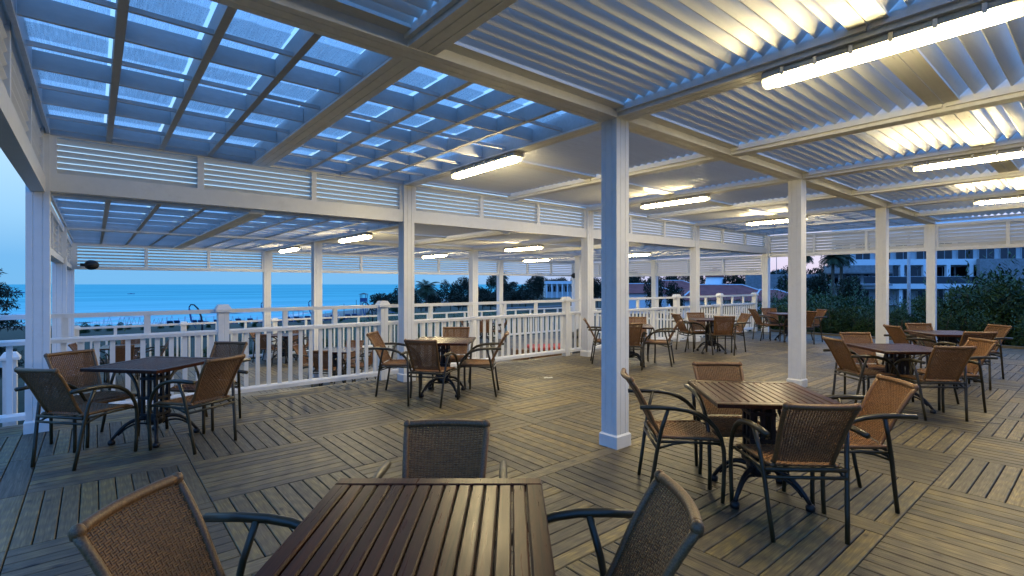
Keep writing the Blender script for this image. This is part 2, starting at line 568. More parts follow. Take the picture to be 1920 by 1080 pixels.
POSTPROF = groove_profile(2*HP, 2*HP, (.30, .70), (.30, .70))
shaft_cache = {}
def post(label, x, y, z0, z1, group, name='timber_post'):
    t = thing(name, label, 'post', (x, y, z0), 0, group)
    k = round(z1 - z0, 3)
    if k not in shaft_cache:
        s = MB().prism(POSTPROF, .13, k).mesh('post_shaft', M['white'])
        p = MB()
        q = HP + .016
        p.box(-q, q, -q, q, 0, .115)
        vs = [(-q, -q, .115), (q, -q, .115), (q, q, .115), (-q, q, .115)]
        r = HP + .002
        vs += [(-r, -r, .131), (r, -r, .131), (r, r, .131), (-r, r, .131)]
        p.add(vs, [[0,1,5,4],[1,2,6,5],[2,3,7,6],[3,0,4,7],[4,5,6,7]])
        shaft_cache[k] = (s, p.mesh('post_plinth', M['white']))
    s, p = shaft_cache[k]
    obj('shaft', s, t); obj('plinth', p, t)
    return t

ORD = ('first second third fourth fifth sixth seventh eighth ninth tenth eleventh twelfth thirteenth fourteenth fifteenth sixteenth '
       'seventeenth eighteenth nineteenth twentieth').split()
def nth(i):
    if i < 20: return ORD[i]
    t_ = {2: 'twenty', 3: 'thirty', 4: 'forty', 5: 'fifty', 6: 'sixty'}[(i+1)//10]
    return t_ + '-' + ORD[(i+1) % 10 - 1] if (i+1) % 10 else {30: 'thirtieth', 40: 'fortieth', 50: 'fiftieth', 60: 'sixtieth'}[i+1]
ordn = ['first', 'second', 'third', 'fourth', 'fifth']
PG = 'white timber posts carrying the pergola'
names0 = [None, 'tall white grooved post standing alone nearest to us',
          'white post standing just behind the slatted table on the right',
          'white post with the far right tables round its foot',
          'outer white post before the hedge, far right']
for i in range(1, 5):
    post(names0[i], GX[i], GY0, 0, RZ + .004 if i < 4 else 3.42, PG)
names1 = ['white corner post at far left beside the nearest left table',
          'white post behind the table at the centre railing',
          'white post beside the short railing piece, third along the railing',
          'white post behind the farther railing table, fourth along the railing',
          'white post where the railing ends near the hedge']
for i in range(5):
    post(names1[i], GX[i], GY1, 0, 3.42, PG)
LG = 'posts of the lower terrace'
low_names = {(0, 2): 'post close behind the left corner post, on the lower terrace', (1, 2): 'lower terrace post behind the left part of the railing, the wider one',
             (2, 2): 'lower terrace post in front of the dark trees', (3, 2): 'lower terrace post next to the far corner with the black speaker',
             (4, 2): 'lower terrace side post before the clipped round tree',
             (0, 3): 'outermost left post of the lower terrace under the black speaker', (1, 3): 'sea side post between the two wide sea views',
             (2, 3): 'sea side post hidden behind the centre railing post', (3, 3): 'slim sea side post lit blue on one side before the trees',
             (4, 3): 'far corner post of the lower terrace beside the white villa'}
for (i, j), nm in low_names.items():
    post(nm, GX[i], (None, None, GY2, GY3)[j], LOW, RZ2 + .004 if (j == 2 and i in (1, 2, 3)) else 2.74, LG)

# ------------------------------------------------------------------ pergola beams (two roof frames, each one rigid thing)
def beam_y(parent, x, y0, y1, z, w_=.19, h_=.21, g=(.3, .7)):
    pr = groove_profile(h_, w_, (), g) if False else groove_profile(w_, h_, g, ())
    me = MB().prism([(p[1] + h_/2, p[0]) for p in pr][::-1], 0, y1 - y0, 'Y').mesh('beam', M['beam'])
    return obj('beam', me, parent, (x, y0, z))
def beam_x(parent, x0, x1, y, z, w_=.21, h_=.21, g=(.3, .7)):
    pr = groove_profile(w_, h_, g, ())
    me = MB().prism([(p[0], p[1] + h_/2) for p in pr], 0, x1 - x0, 'X').mesh('beam', M['beam'])
    return obj('beam', me, parent, (x0, y, z))

HX = []            # all cross beams: post lines and the ones half way
for i in range(4):
    HX += [GX[i], (GX[i] + GX[i+1]) / 2 - (0.01 if i else .008)]
HX.append(GX[4])
HX[1] = 1.752
frame = thing('roof_frame', 'white timber roof frame over the upper terrace, grooved beams', 'roof frame', (0, 0, 0))
beam_x(frame, GX[0] + HP, GX[4] - HP, GY0, RZ, .215)
beam_x(frame, GX[0] + HP, GX[4] - HP, GYm, RZ, .215)
for k, x in enumerate(HX):
    if k in (0, 8): continue
    wd = .215 if k == 1 else (.19 if k % 2 == 0 else .16)
    beam_y(frame, x, GYm + .108, GY0 - .108, RZ + .004, wd, .20)
    beam_y(frame, x, GY0 + .108, GY1 - .06, RZ + .004, wd, .20)
frame2 = thing('roof_frame', 'white timber roof frame over the lower terrace, seen beyond the railing', 'roof frame', (0, 0, 0))
beam_x(frame2, GX[0] + HP, GX[4] - HP, GY2, RZ2, .19)
for k, x in enumerate(HX):
    if k in (0, 8): continue
    wd = .215 if k == 1 else (.19 if k % 2 == 0 else .16)
    beam_y(frame2, x, GY1 + .12, GY2 - .10, RZ2 + .004, wd, .18)
    beam_y(frame2, x, GY2 + .10, GY3 - .06, RZ2 + .004, wd, .18)

# ------------------------------------------------------------------ louvred screens below the eaves
slat_cache = {}
def slat_mesh(L, wd, th, mat):
    k = (round(L, 3), wd, th, mat)
    if k not in slat_cache:
        m = MB()
        e = th * .35
        # thin board with eased edges, long in x
        prof = [(-wd/2, -th/2+e), (-wd/2+e, -th/2), (wd/2-e, -th/2), (wd/2, -th/2+e), (wd/2, th/2-e), (wd/2-e, th/2), (-wd/2+e, th/2), (-wd/2, th/2-e)]
        m.prism(prof, -L/2, L/2, 'X')
        slat_cache[k] = m.mesh('slat', M[mat])
    return slat_cache[k]

def screen(label, a, length, rz, zb, zt, group, npan=3, inset0=.0, inset1=.0, low=.20, top=.05, nsl=6, face=1, wd=1.06, ang=38):
    """louvred screen from point a along local x, open panels with tilted slats"""
    t = thing('louvre_screen', label, 'louvred screen', (a[0], a[1], 0), rz, group)
    f = MB()
    x0, x1 = inset0, length - inset1
    f.box(x0, x1, -.06, .06, zb, zb + low)                        # deep lower board
    obj('bottom_beam', f.mesh('bottom_beam', M['white']), t)
    f = MB().box(x0, x1, -.058, .058, zt - top, zt)
    obj('top_rail', f.mesh('top_rail', M['white']), t)
    pw = (x1 - x0) / npan
    z0, z1 = zb + low, zt - top
    edges = []
    for k in range(npan + 1):
        c = x0 + pw * k
        lo = c if k == 0 else c - .035
        hi = c if k == npan else c + .035
        if k == 0: hi = c + .055
        if k == npan: lo = c - .055
        m = MB().box(lo - c, hi - c, -.05, .05, z0, z1).mesh('mullion', M['white'])
        obj('mullion', m, t, (c, 0, 0))
        edges.append((lo, hi))
    p = (z1 - z0) / nsl
    for k in range(npan):
        xa, xb = edges[k][1], edges[k+1][0]
        me = slat_mesh(xb - xa, p * wd, .010, 'white')
        for j in range(nsl):
            obj('slat', me, t, ((xa + xb)/2, 0, z0 + p * (j + .5)), (R(ang) * face, 0, 0))
    return t

SG = 'louvred screens above the railing'
for i in range(4):
    screen(f'long white louvred screen above the railing, {ordn[i]} bay from the left corner post', (GX[i] + HP, GY1), GX[i+1] - GX[i] - 2*HP, 0,
           2.625, 3.275, SG, face=-1)
SG2 = 'louvred screens on the sea side of the lower terrace'
for i in range(4):
    screen(f'lower terrace louvred screen against the sea sky, {ordn[i]} bay from the left', (GX[i] + HP, GY3), GX[i+1] - GX[i] - 2*HP, 0,
           1.965, 2.62, SG2, low=.085, top=.085, face=-1, wd=.80, ang=34)
SG3 = 'louvred screens on the hedge side'
for nm, ya, yb in (('white louvred screen above the hedge, nearest the right edge of the photo', GYm, GY0), ('white louvred screen before the hotel and the pale sky', GY0, GY1)):
    screen(nm, (GX[4], ya + HP), yb - ya - 2*HP, R(90), 2.50, 3.215, SG3, low=.09, top=.07, face=1, wd=1.16, ang=44)
for nm, ya, yb in (('white louvred screen over the tiled roofs, nearer bay', GY1, GY2), ('white louvred screen over the round clipped tree, farther bay', GY2, GY3)):
    screen(nm, (GX[4], ya + HP), yb - ya - 2*HP, R(90), 1.92, 2.58, SG3, low=.09, top=.07, face=1, wd=1.16, ang=44)
SG4 = 'louvred screens along the left side'
for nm, ya, yb, zb, zt in (('white louvred screen over the open left side, sky below it', GY0 - .1, GY1, 2.60, 3.40),
                           ('white louvred screen at the top left corner of the view', GYm, GY0 - .3, 2.60, 3.40)):
    screen(nm, (GX[0], yb - HP), yb - ya - 2*HP, R(-90), zb, zt, SG4, low=.17, top=.10, face=1)
for nm, ya, yb in (('white louvred screen just behind the left corner post, lower terrace', GY1, GY2), ('white louvred screen beside the black left speaker', GY2, GY3)):
    screen(nm, (GX[0], yb - HP), yb - ya - 2*HP, R(-90), 1.965, 2.60, SG4, low=.085, top=.085, face=1)
post('white post at the left edge holding the left screen, mostly out of view', GX[0], GY0 - .2, 0, 3.42, PG)
post('white post at the right edge of the terrace before the hedge, mostly out of view', GX[4], GYm, 0, 3.42, PG)
# closed timber fascia above the lower roof edge (back of the beam line) is the screens' own bottom beam

# ------------------------------------------------------------------ slatted roof panels
RG = 'white slatted roof panels'
ledger_cache = {}
def roof_panel(label, x0, x1, y0, y1, z, low=False):
    t = thing('roof_panel', label, 'roof panel', ((x0+x1)/2, (y0+y1)/2, z), 0, RG)
    L = x1 - x0; D = y1 - y0
    k = (round(L, 2), round(D, 2))
    if k not in ledger_cache:
        e = MB().box(-L/2 + .005, L/2 - .005, -.0548, .0548, -.012, .012).mesh('end_bar', M['slat'])
        s = MB().box(-.016, .016, -D/2 + .01, D/2 - .01, -.03, .03).mesh('side_rail', M['white'])
        ledger_cache[k] = (e, s)
    e, s = ledger_cache[k]
    obj('end_bar', e, t, (0, D/2 - .055, .035)); obj('end_bar', e, t, (0, -D/2 + .055, .035))
    obj('side_rail', s, t, (L/2 - .018, 0, .02)); obj('side_rail', s, t, (-L/2 + .018, 0, .02))
    n = int(round((D - .16) / .1165)); p = (D - .16) / n
    me = slat_mesh(L - .045, .145, .011, 'slat')
    for q in range(n):
        jit = random.uniform(-1.2, 1.2)
        obj('slat', me, t, (0, -D/2 + .08 + p * (q + .5), .098), (R(-42 + jit), 0, 0))
    return t

def halves():
    for k in range(8):
        wl = (.215 if k == 1 else (.19 if k % 2 == 0 else .16)) / 2
        wr = (.215 if k + 1 == 1 else (.19 if (k+1) % 2 == 0 else .16)) / 2
        yield k, HX[k] + wl + .004, HX[k+1] - wr - .004
jy = 1.03
for k, xa, xb in halves():
    roof_panel(f'slatted roof panel beside the long cross beam, front row, {ORD[k]} from the left', xa, xb, jy + .0025, GY0 - .112, RZ + .05)
    roof_panel(f'slatted roof panel nearest overhead, front row, {ORD[k]} from the left', xa, xb, GYm + .112, jy - .0025, RZ + .05)
jy2 = (GY0 + GY1) / 2
for k, xa, xb in halves():
    if k in (2, 3, 4, 5):
        roof_panel(f'white slatted roof panel behind the tall post, column {k-1} from the lattice, nearer half', xa, xb, GY0 + .112, jy2 - .0025, RZ + .05)
        roof_panel(f'white slatted roof panel behind the tall post, column {k-1} from the lattice, by the louvred screens', xa, xb, jy2 + .0025, GY1 - .07, RZ + .05)
jy3 = (GY1 + GY2) / 2
for k, xa, xb in halves():
    if k in (2, 3, 4):
        roof_panel(f'white slatted roof panel over the lower terrace, column {k-1}, nearer half', xa, xb, GY1 + .13, jy3 - .0025, RZ2 + .05)
        roof_panel(f'white slatted roof panel over the lower terrace, column {k-1}, farther half', xa, xb, jy3 + .0025, GY2 - .105, RZ2 + .05)

# assumed roof and wall behind us, unseen, added to darken the foreground
rr_ = MB()
yy = -6.2
while yy < GYm - .15:
    c_, s_ = math.cos(R(40)) * .071, math.sin(R(40)) * .071
    rr_.add([(-.45, yy - c_, RZ + .15 + s_), (17.3, yy - c_, RZ + .15 + s_), (17.3, yy + c_, RZ + .15 - s_), (-.45, yy + c_, RZ + .15 - s_),
             (-.45, yy - c_, RZ + .161 + s_), (17.3, yy - c_, RZ + .161 + s_), (17.3, yy + c_, RZ + .161 - s_), (-.45, yy + c_, RZ + .161 - s_)],
            [[3,2,1,0],[4,5,6,7],[0,1,5,4],[1,2,6,5],[2,3,7,6],[3,0,4,7]])
    yy += .1165
for x in HX[1:8]: rr_.box(x - .09, x + .09, -6.3, GYm - .11, RZ, RZ + .075)
setting('added_rear_roof', rr_.mesh('added_rear_roof', M['slat']))
setting('added_rear_wall', MB().box(-.6, 17.6, -6.6, -6.32, -.3, 3.6).mesh('added_rear_wall', M['white']))

# ------------------------------------------------------------------ lattice roofs under reed mats
LGR = 'lattice roofs covered with reed mats'
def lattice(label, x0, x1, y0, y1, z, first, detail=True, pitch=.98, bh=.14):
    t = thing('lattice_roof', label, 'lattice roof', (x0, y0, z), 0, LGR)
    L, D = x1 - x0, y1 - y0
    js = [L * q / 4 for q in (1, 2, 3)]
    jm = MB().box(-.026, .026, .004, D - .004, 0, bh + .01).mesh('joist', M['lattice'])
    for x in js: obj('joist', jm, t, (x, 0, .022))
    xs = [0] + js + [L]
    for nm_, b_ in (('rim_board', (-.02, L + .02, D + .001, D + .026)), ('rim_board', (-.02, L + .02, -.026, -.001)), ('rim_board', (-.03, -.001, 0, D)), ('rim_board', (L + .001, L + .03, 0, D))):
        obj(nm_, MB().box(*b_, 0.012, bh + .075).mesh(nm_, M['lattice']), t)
    rows = []
    y = first - y0
    while y < D - .02:
        rows.append(y); y += pitch
    bat = [r - pitch*.495 for r in rows if r - pitch*.495 > .05]
    if rows and rows[-1] + pitch*.495 < D - .05: bat.append(rows[-1] + pitch*.495)
    cb = {}
    for q in range(4):
        xa = xs[q] + (.026 if q else .004) + .001; xb = xs[q+1] - (.026 if q < 3 else .004) - .001
        Lc = xb - xa
        bm = MB().box(0, Lc, -.014, .014, 0, bh).mesh('cross_board', M['lattice'])
        tm = MB().box(0, Lc, -.011, .011, 0, .032).mesh('batten', M['lattice'])
        for r in rows: obj('cross_board', bm, t, (xa, r + random.uniform(-.012, .012), .026))
        for r in bat: obj('batten', tm, t, (xa, r + random.uniform(-.015, .015), .026))
        # mats: a long strip with a slight sag, gap to the joist on the right
        m = MB(); nx, ny = 4, max(8, int(D / .16))
        w0, w1 = -.018, Lc - random.uniform(.006, .03)
        vs = []
        for a in range(nx + 1):
            for b_ in range(ny + 1):
                px = w0 + (w1 - w0) * a / nx; py = .01 + (D - .02) * b_ / ny
                vs.append((px, py, -.010 * math.sin(math.pi * a / nx) + random.uniform(-.004, .004)))
        fs = [[a*(ny+1)+b_, (a+1)*(ny+1)+b_, (a+1)*(ny+1)+b_+1, a*(ny+1)+b_+1] for a in range(nx) for b_ in range(ny)]
        m.add(vs, fs)
        obj('reed_mat', m.mesh('reed_mat', M['reed'], True), t, (xa, 0, bh + .06))
        if detail:
            for r in rows:
                lo = r - .50 + random.uniform(-.02, .02); hi = r - .20 + random.uniform(-.03, .03)
                lo = max(lo, .02)
                if hi - lo < .1: continue
                mm = MB(); n = 5
                vs = []
                for a in range(n + 1):
                    for b_ in range(3):
                        vs.append((w0 + (w1 - w0) * a / n, lo + (hi - lo) * b_ / 2, random.uniform(-.005, .003)))
                fs = [[a*3+b_, (a+1)*3+b_, (a+1)*3+b_+1, a*3+b_+1] for a in range(n) for b_ in range(2)]
                mm.add(vs, fs)
                obj('reed_mat', mm.mesh('reed_mat', M['reed'], True), t, (xa, 0, bh + .042))
    return t
LX = list(halves())
lat_names = {0: 'blue lit lattice roof with reed mats, top left, nearest the left wall', 1: 'lattice roof with reed mats right of the middle beam, warm lamp light at its corner',
             6: 'far lattice roof with reed mats before the hedge, inner half', 7: 'far lattice roof with reed mats before the hedge, outer half'}
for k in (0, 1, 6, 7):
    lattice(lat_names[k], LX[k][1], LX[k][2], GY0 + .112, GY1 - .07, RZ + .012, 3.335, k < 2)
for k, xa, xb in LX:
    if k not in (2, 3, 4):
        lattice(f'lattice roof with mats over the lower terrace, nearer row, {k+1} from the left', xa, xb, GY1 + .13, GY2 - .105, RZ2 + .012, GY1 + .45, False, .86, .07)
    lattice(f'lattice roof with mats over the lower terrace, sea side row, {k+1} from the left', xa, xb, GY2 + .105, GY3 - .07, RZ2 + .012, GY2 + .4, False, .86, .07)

# ------------------------------------------------------------------ fluorescent lamps
def lamp_proto(label):
    t = thing('batten_lamp', label, 'lamp', (0, 0, 0), 0, 'lit batten lamps under the roof beams')
    h = MB()
    prof = [(-.062, 0), (-.078, -.02), (-.080, -.052), (.080, -.052), (.078, -.02), (.062, 0)]
    h.prism([(p[1], p[0]) for p in prof], -.70, .70, 'Y')
    obj('housing', h.mesh('housing', M['housing']), t, (0, 0, 0))
    d = MB()
    prof = [(.064, -.053), (.062, -.080), (.046, -.102), (0, -.108), (-.046, -.102), (-.062, -.080), (-.064, -.053)]
    d.prism([(p[1], p[0]) for p in prof][::-1], -.63, .63, 'Y')
    obj('diffuser', d.mesh('diffuser', M['lit'], False), t)
    for s in (-1, 1):
        e = MB()
        a, b_ = (.631, .705) if s > 0 else (-.705, -.631)
        e.prism([(p[1], p[0]) for p in prof][::-1], a, b_, 'Y')
        obj('end_cap', e.mesh('end_cap', M['clear']), t)
    c = MB().box(-.006, .006, -.012, .012, -.07, -.01).mesh('clip', M['steel'])
    for y in (-.55, -.33, -.11, .11, .33, .55):
        for s in (-1, 1):
            obj('clip', c, t, (s * .081, y, 0))
    return t
lamp0 = None
lamp_list = [(1, 1.03, RZ, 'largest lit batten lamp at the top right'), (1, 5.37, RZ, 'lit batten lamp left of the tall near post'),
             (2, 5.37, RZ, 'lit batten lamp right of the tall near post'), (2, 1.03, RZ, 'lit batten lamp at the right edge, second along'),
             (3, 1.03, RZ, 'lit batten lamp at the right edge, smallest there'), (3, 5.37, RZ, 'lit batten lamp partly hidden by the post behind the slatted table'),
             (1, 9.72, RZ2, 'lit lamp on the lower terrace, upper left one'), (1, 14.1, RZ2, 'lit lamp on the lower terrace, farthest left'),
             (2, 9.72, RZ2, 'lit lamp on the lower terrace in front of the dark trees'), (2, 14.1, RZ2, 'lit lamp on the lower terrace just right of the railing table post'),
             (3, 9.72, RZ2, 'lit lamp on the lower terrace right of the tall near post'), (3, 14.1, RZ2, 'lit lamp on the lower terrace before the far corner')]
for i, y, z, nm in lamp_list:
    if lamp0 is None:
        lamp0 = lamp_proto(nm); lamp0.location = (GX[i], y, z)
    else:
        dup(lamp0, (GX[i], y, z), 0, nm)

# ------------------------------------------------------------------ decks
TX, TY = 1.068, 1.058
def strip_y(i): return None
colsX = []
for b_ in range(-1, 5):
    xs = -.40 + 4.46 * b_
    for j in range(4):
        colsX.append((xs + j * TX, xs + (j+1) * TX, b_, b_*4 + j, False))
    colsX.append((xs + 4*TX, xs + 4.46, b_, None, True))
rowsY = []
for (a, b_) in ((-1, None), (0, None)):
    pass
y = 3.06
rr = []
for q in range(4):
    rr.append((y - (q+1)*TY, y - q*TY, -2 - q, 1))
rr.append((y - 4*TY - .14, y - 4*TY, None, 1))
y2 = 3.06 - 4*TY - .14
for q in range(2):
    rr.append((y2 - (q+1)*TY, y2 - q*TY, -7 - q, 0))
y3 = 3.20
for q in range(4):
    rr.append((y3 + q*TY, y3 + (q+1)*TY, -1 + q, 0))
rr.append((y3 + 4*TY, 7.97, 3, 0))
planks = []        # cx, cy, length, width, orient(0 along x, 1 along y)
for (x0, x1, bx, ix, st) in colsX:
    for (ya, yb, iy, fl) in rr:
        if x0 > 17.6 or x1 < -3.5: continue
        x1c = min(x1, 17.6)
        if iy is None:
            if not st: planks.append(((x0+x1c)/2, (ya+yb)/2, x1c - x0, yb - ya, 0))
            continue
        if st:
            planks.append(((x0+x1c)/2, (ya+yb)/2, yb - ya, x1c - x0, 1)); continue
        par = (ix + iy + fl + (bx % 2) * 1) % 2
        if par == 0:          # boards along y
            n = 10; p = (x1 - x0) / n
            for q in range(n):
                if x0 + p*(q+1) > 17.62: break
                planks.append((x0 + p*(q+.5), (ya+yb)/2, yb - ya, p, 1))
        else:
            n = max(1, int(round((yb - ya) / .106))); p = (yb - ya) / n
            for q in range(n):
                planks.append(((x0+x1c)/2, ya + p*(q+.5), x1c - x0, p, 0))
# long joist-line boards at y 3.06-3.20
x = -.40
for b_ in range(-1, 4):
    xs = -.40 + 4.46*b_
    planks.append((xs + 2.23, 3.13, 4.46, .14, 0))

tones = {}
def tone(cx, cy, ori):
    k = (int((cx + 10.4) / 1.115), int((cy + 20) / 1.06))
    if k not in tones: tones[k] = random.uniform(.82, 1.14)
    return tones[k] * (1.06 if ori == 0 else .93)  # random tile tone; sheen painted in: boards along x lighter, along y darker

def plank_shape(m, L, wd, zt=0.0, th=.028, cx=0, cy=0, ori=0, rnd=0.0, full=True):
    g = .0038; e = .004
    a, c = L/2 - g*.7, wd/2 - g
    ring = [(-a, -c), (a, -c), (a, c), (-a, c)]
    ring2 = [(-a+e, -c+e), (a-e, -c+e), (a-e, c-e), (-a+e, c-e)]
    def T(p, z): return (cx + p[0], cy + p[1], z) if ori == 0 else (cx - p[1], cy + p[0], z)
    vs = [T(p, zt - th) for p in ring] + [T(p, zt - e) for p in ring] + [T(p, zt) for p in ring2]
    fs, uvs = [], []
    def U(p): return (p[0], p[1])
    for k in range(4):
        k2 = (k+1) % 4
        if full:
            fs.append([k, k2, 4+k2, 4+k]); uvs.append([U(ring[k]), U(ring[k2]), U(ring[k2]), U(ring[k])])
        fs.append([4+k, 4+k2, 8+k2, 8+k]); uvs.append([U(ring[k]), U(ring[k2]), U(ring2[k2]), U(ring2[k])])
    fs.append([8, 9, 10, 11]); uvs.append([U(p) for p in ring2])
    m.add(vs, fs, uvs, rnd)

def in_view(cx, cy):
    d = SN*cx + CS*cy; l = CS*cx - SN*cy
    if d < .5: return 0
    u = 960 + 942.25*l/d; v = 532.9 + 942.25*EYE/d
    if u < -60 or u > 1980 or v > 1130: return 0
    return 1.0 / (d*d*d)
deck = thing('deck', 'weathered timber deck', 'deck'); del deck['category']; deck['kind'] = 'structure'
deck['label'] = 'weathered timber deck of the upper terrace laid in a basket weave of board squares'
ranked = sorted(range(len(planks)), key=lambda i: -in_view(planks[i][0], planks[i][1]) * planks[i][2] * planks[i][3])
near = set(ranked[:300])
pm = {}
rest = MB()
for i, (cx, cy, L, wd, ori) in enumerate(planks):
    dz = random.uniform(-.0022, .0008)
    if i in near:
        k = (round(L, 2), round(wd, 3))
        if k not in pm:
            m = MB(); plank_shape(m, L, wd); pm[k] = m.mesh('plank', M['deck'])
        o = obj('plank', pm[k], deck, (cx, cy, dz), (random.uniform(-.003, .003), 0, R(90) if ori else 0))
        q = tone(cx, cy, ori); o.color = (q, q, q, 1)
    else:
        rest.cur = tone(cx, cy, ori)
        plank_shape(rest, L, wd, dz, .028, cx, cy, ori, random.uniform(.01, .99), True)
o = obj('plank_field', rest.mesh('plank_field', M['deck']), deck); o['kind'] = 'stuff'; o.color = (0, 0, 0, 1)
o = obj('deck_base', MB().box(-3.6, 17.62, -6.6, 7.94, -.30, -.032).mesh('deck_base', M['gap']), deck)
o = obj('edge_board', MB().box(-3.6, 17.62, 7.972, 7.998, -.30, -.002).mesh('edge_board', M['deck']), deck)
o = obj('edge_kerb', MB().box(17.624, 17.75, -4.5, 8.0, -.3, .055).mesh('edge_kerb', M['deck']), deck)

deck2 = thing('deck', 'lower deck', 'deck'); del deck2['category']; deck2['kind'] = 'structure'
deck2['label'] = 'weathered timber deck of the lower terrace beyond the railing'
low = MB()
ix = 0
x = -.55
while x < 17.5:
    y = 8.01; iy = 0
    while y < 16.6:
        yb = min(y + TY, 16.65)
        low.cur = tone(x, y, (ix + iy + 1) % 2)
        if (ix + iy) % 2 == 0:
            for q in range(10):
                plank_shape(low, yb - y, TX/10, LOW + random.uniform(-.002, .001), .02, x + TX/10*(q+.5), (y+yb)/2, 1, random.uniform(.01, .99), False)
        else:
            n = max(1, int(round((yb - y)/.106)))
            for q in range(n):
                plank_shape(low, TX, (yb-y)/n, LOW + random.uniform(-.002, .001), .02, x + TX/2, y + (yb-y)/n*(q+.5), 0, random.uniform(.01, .99), False)
        y += TY; iy += 1
    x += TX; ix += 1
o = obj('plank_field', low.mesh('plank_field', M['deck']), deck2); o['kind'] = 'stuff'; o.color = (0, 0, 0, 1)
obj('deck_base', MB().box(-.7, 17.7, 8.0, 16.66, LOW - .3, LOW - .012).mesh('deck_base', M['gap']), deck2)

# ------------------------------------------------------------------ railings
def cap_post(label, x, y, z0, h, group):
    t = thing('railing_post', label, 'railing post', (x, y, z0), 0, group)
    a = .066
    obj('shaft', MB().prism(groove_profile(2*a, 2*a, (.5,), (.5,), .004, .004), 0, h - .10).mesh('post_shaft', M['white']), t)
    c = MB()
    q = .098
    b0 = [(-q,-q), (q,-q), (q,q), (-q,q)]
    lv = [(q, h-.10), (q, h-.066), (q*.62, h), ]
    vs = []
    for r, z in lv: vs += [(-r,-r,z), (r,-r,z), (r,r,z), (-r,r,z)]
    fs = [[3,2,1,0], [8,9,10,11]]
    for L in range(2):
        for k in range(4):
            fs.append([L*4+k, L*4+(k+1)%4, L*4+4+(k+1)%4, L*4+4+k])
    c.add(vs, fs)
    obj('cap', c.mesh('post_cap', M['white']), t)
    return t
bal_cache = {}
def railing(label, a, b_, z0, group, pitch=.152, bw=.052, top=1.23, mid=.945, sub=.83, botz=.075):
    a = Vector((a[0], a[1], z0)); b_ = Vector((b_[0], b_[1], z0))
    L = (b_ - a).length; rz = math.atan2(b_.y - a.y, b_.x - a.x)
    t = thing('railing', label, 'railing', a, rz, group)
    obj('top_rail', MB().box(0, L, -.035, .035, top - .026, top + .026).mesh('top_rail', M['white']), t)
    m = MB().prism([(-.05, mid-.03), (.05, mid-.03), (.055, mid+.012), (.04, mid+.03), (-.04, mid+.03), (-.055, mid+.012)], 0, L, 'X')
    obj('hand_rail', m.mesh('hand_rail', M['white']), t)
    obj('bottom_rail', MB().prism([(-.045, botz), (.045, botz), (.045, botz+.05), (.02, botz+.075), (-.02, botz+.075), (-.045, botz+.05)], 0, L, 'X').mesh('bottom_rail', M['white']), t)
    k = (round(mid - botz, 3), bw)
    if k not in bal_cache:
        bal_cache[k] = MB().box(-bw/2, bw/2, -.014, .014, botz + .0755, mid - .0305).mesh('baluster', M['white'])
        bal_cache[(k, 's')] = MB().box(-.033, .033, -.025, .025, mid + .0305, top - .0265).mesh('short_post', M['white'])
    n = max(1, int(round(L / pitch))); p = L / n
    for q in range(n):
        obj('baluster', bal_cache[k], t, (p*(q+.5), 0, 0))
    ns = max(1, int(round(L / sub))) 
    for q in range(1, ns):
        obj('short_post', bal_cache[(k, 's')], t, (L*q/ns, 0, 0))
    return t
RY = 7.88
px_posts = [1.367, 3.73, 8.13, 12.55, 14.95, 17.30]
pn = ['capped railing post behind the left table', 'capped railing post beside the post at the centre table', 'capped railing post beside the short railing piece',
      'capped railing post left of the far railing table', 'capped railing post behind the far railing table', 'capped railing post at the hedge end of the railing']
for x, nm in zip(px_posts, pn): cap_post(nm, x, RY, 0, 1.32, 'capped posts of the front railing')
ends = [-2.6] + px_posts
rn = ['white baluster railing behind the left table', 'white baluster railing between the left and centre tables', 'white baluster railing behind the centre table',
      'white baluster railing partly hidden by the tall near post', 'short white baluster railing behind the far table', 'white baluster railing ending by the hedge']
for i in range(6):
    railing(rn[i], (ends[i] + (.067 if i else 0), RY), (ends[i+1] - .067, RY), 0, 'white railing along the upper terrace edge')
# outer railing round the lower terrace
LP = [-.35, 1.9, 4.25, 8.7, 13.0, 17.35]
rl = ['outer railing before the beach, left piece', 'outer railing before the beach, second piece', 'outer railing before the beach shelters, third piece',
      'outer railing before the lawn', 'outer railing before the far villa']
for i in range(5):
    railing('white ' + rl[i] + ' of the lower terrace', (LP[i] + .067, 16.48), (LP[i+1] - .067, 16.48), LOW, 'outer railing of the lower terrace', bw=.045, top=1.15, mid=.86)
for i, x in enumerate(LP):
    cap_post(f'small capped post of the outer sea side railing, {["leftmost", "second from left", "third from left", "fourth from left", "fifth from left", "far corner"][i]}', x, 16.48, LOW, 1.22, 'capped posts of the outer railing')
SY = [16.48, 13.4, 10.4, 8.2]
for i in range(3):
    railing('white side railing of the lower terrace before the tiled roofs, ' + ['far', 'middle', 'near'][i] + ' piece', (17.35, SY[i] - .067), (17.35, SY[i+1] + .067), LOW, 'outer railing of the lower terrace', bw=.045, top=1.15, mid=.86)
    cap_post(['small capped post of the side railing, farther one', 'small capped post of the side railing, nearer one', 'small capped post ending the side railing'][i], 17.35, SY[i+1], LOW, 1.22, 'capped posts of the outer railing')

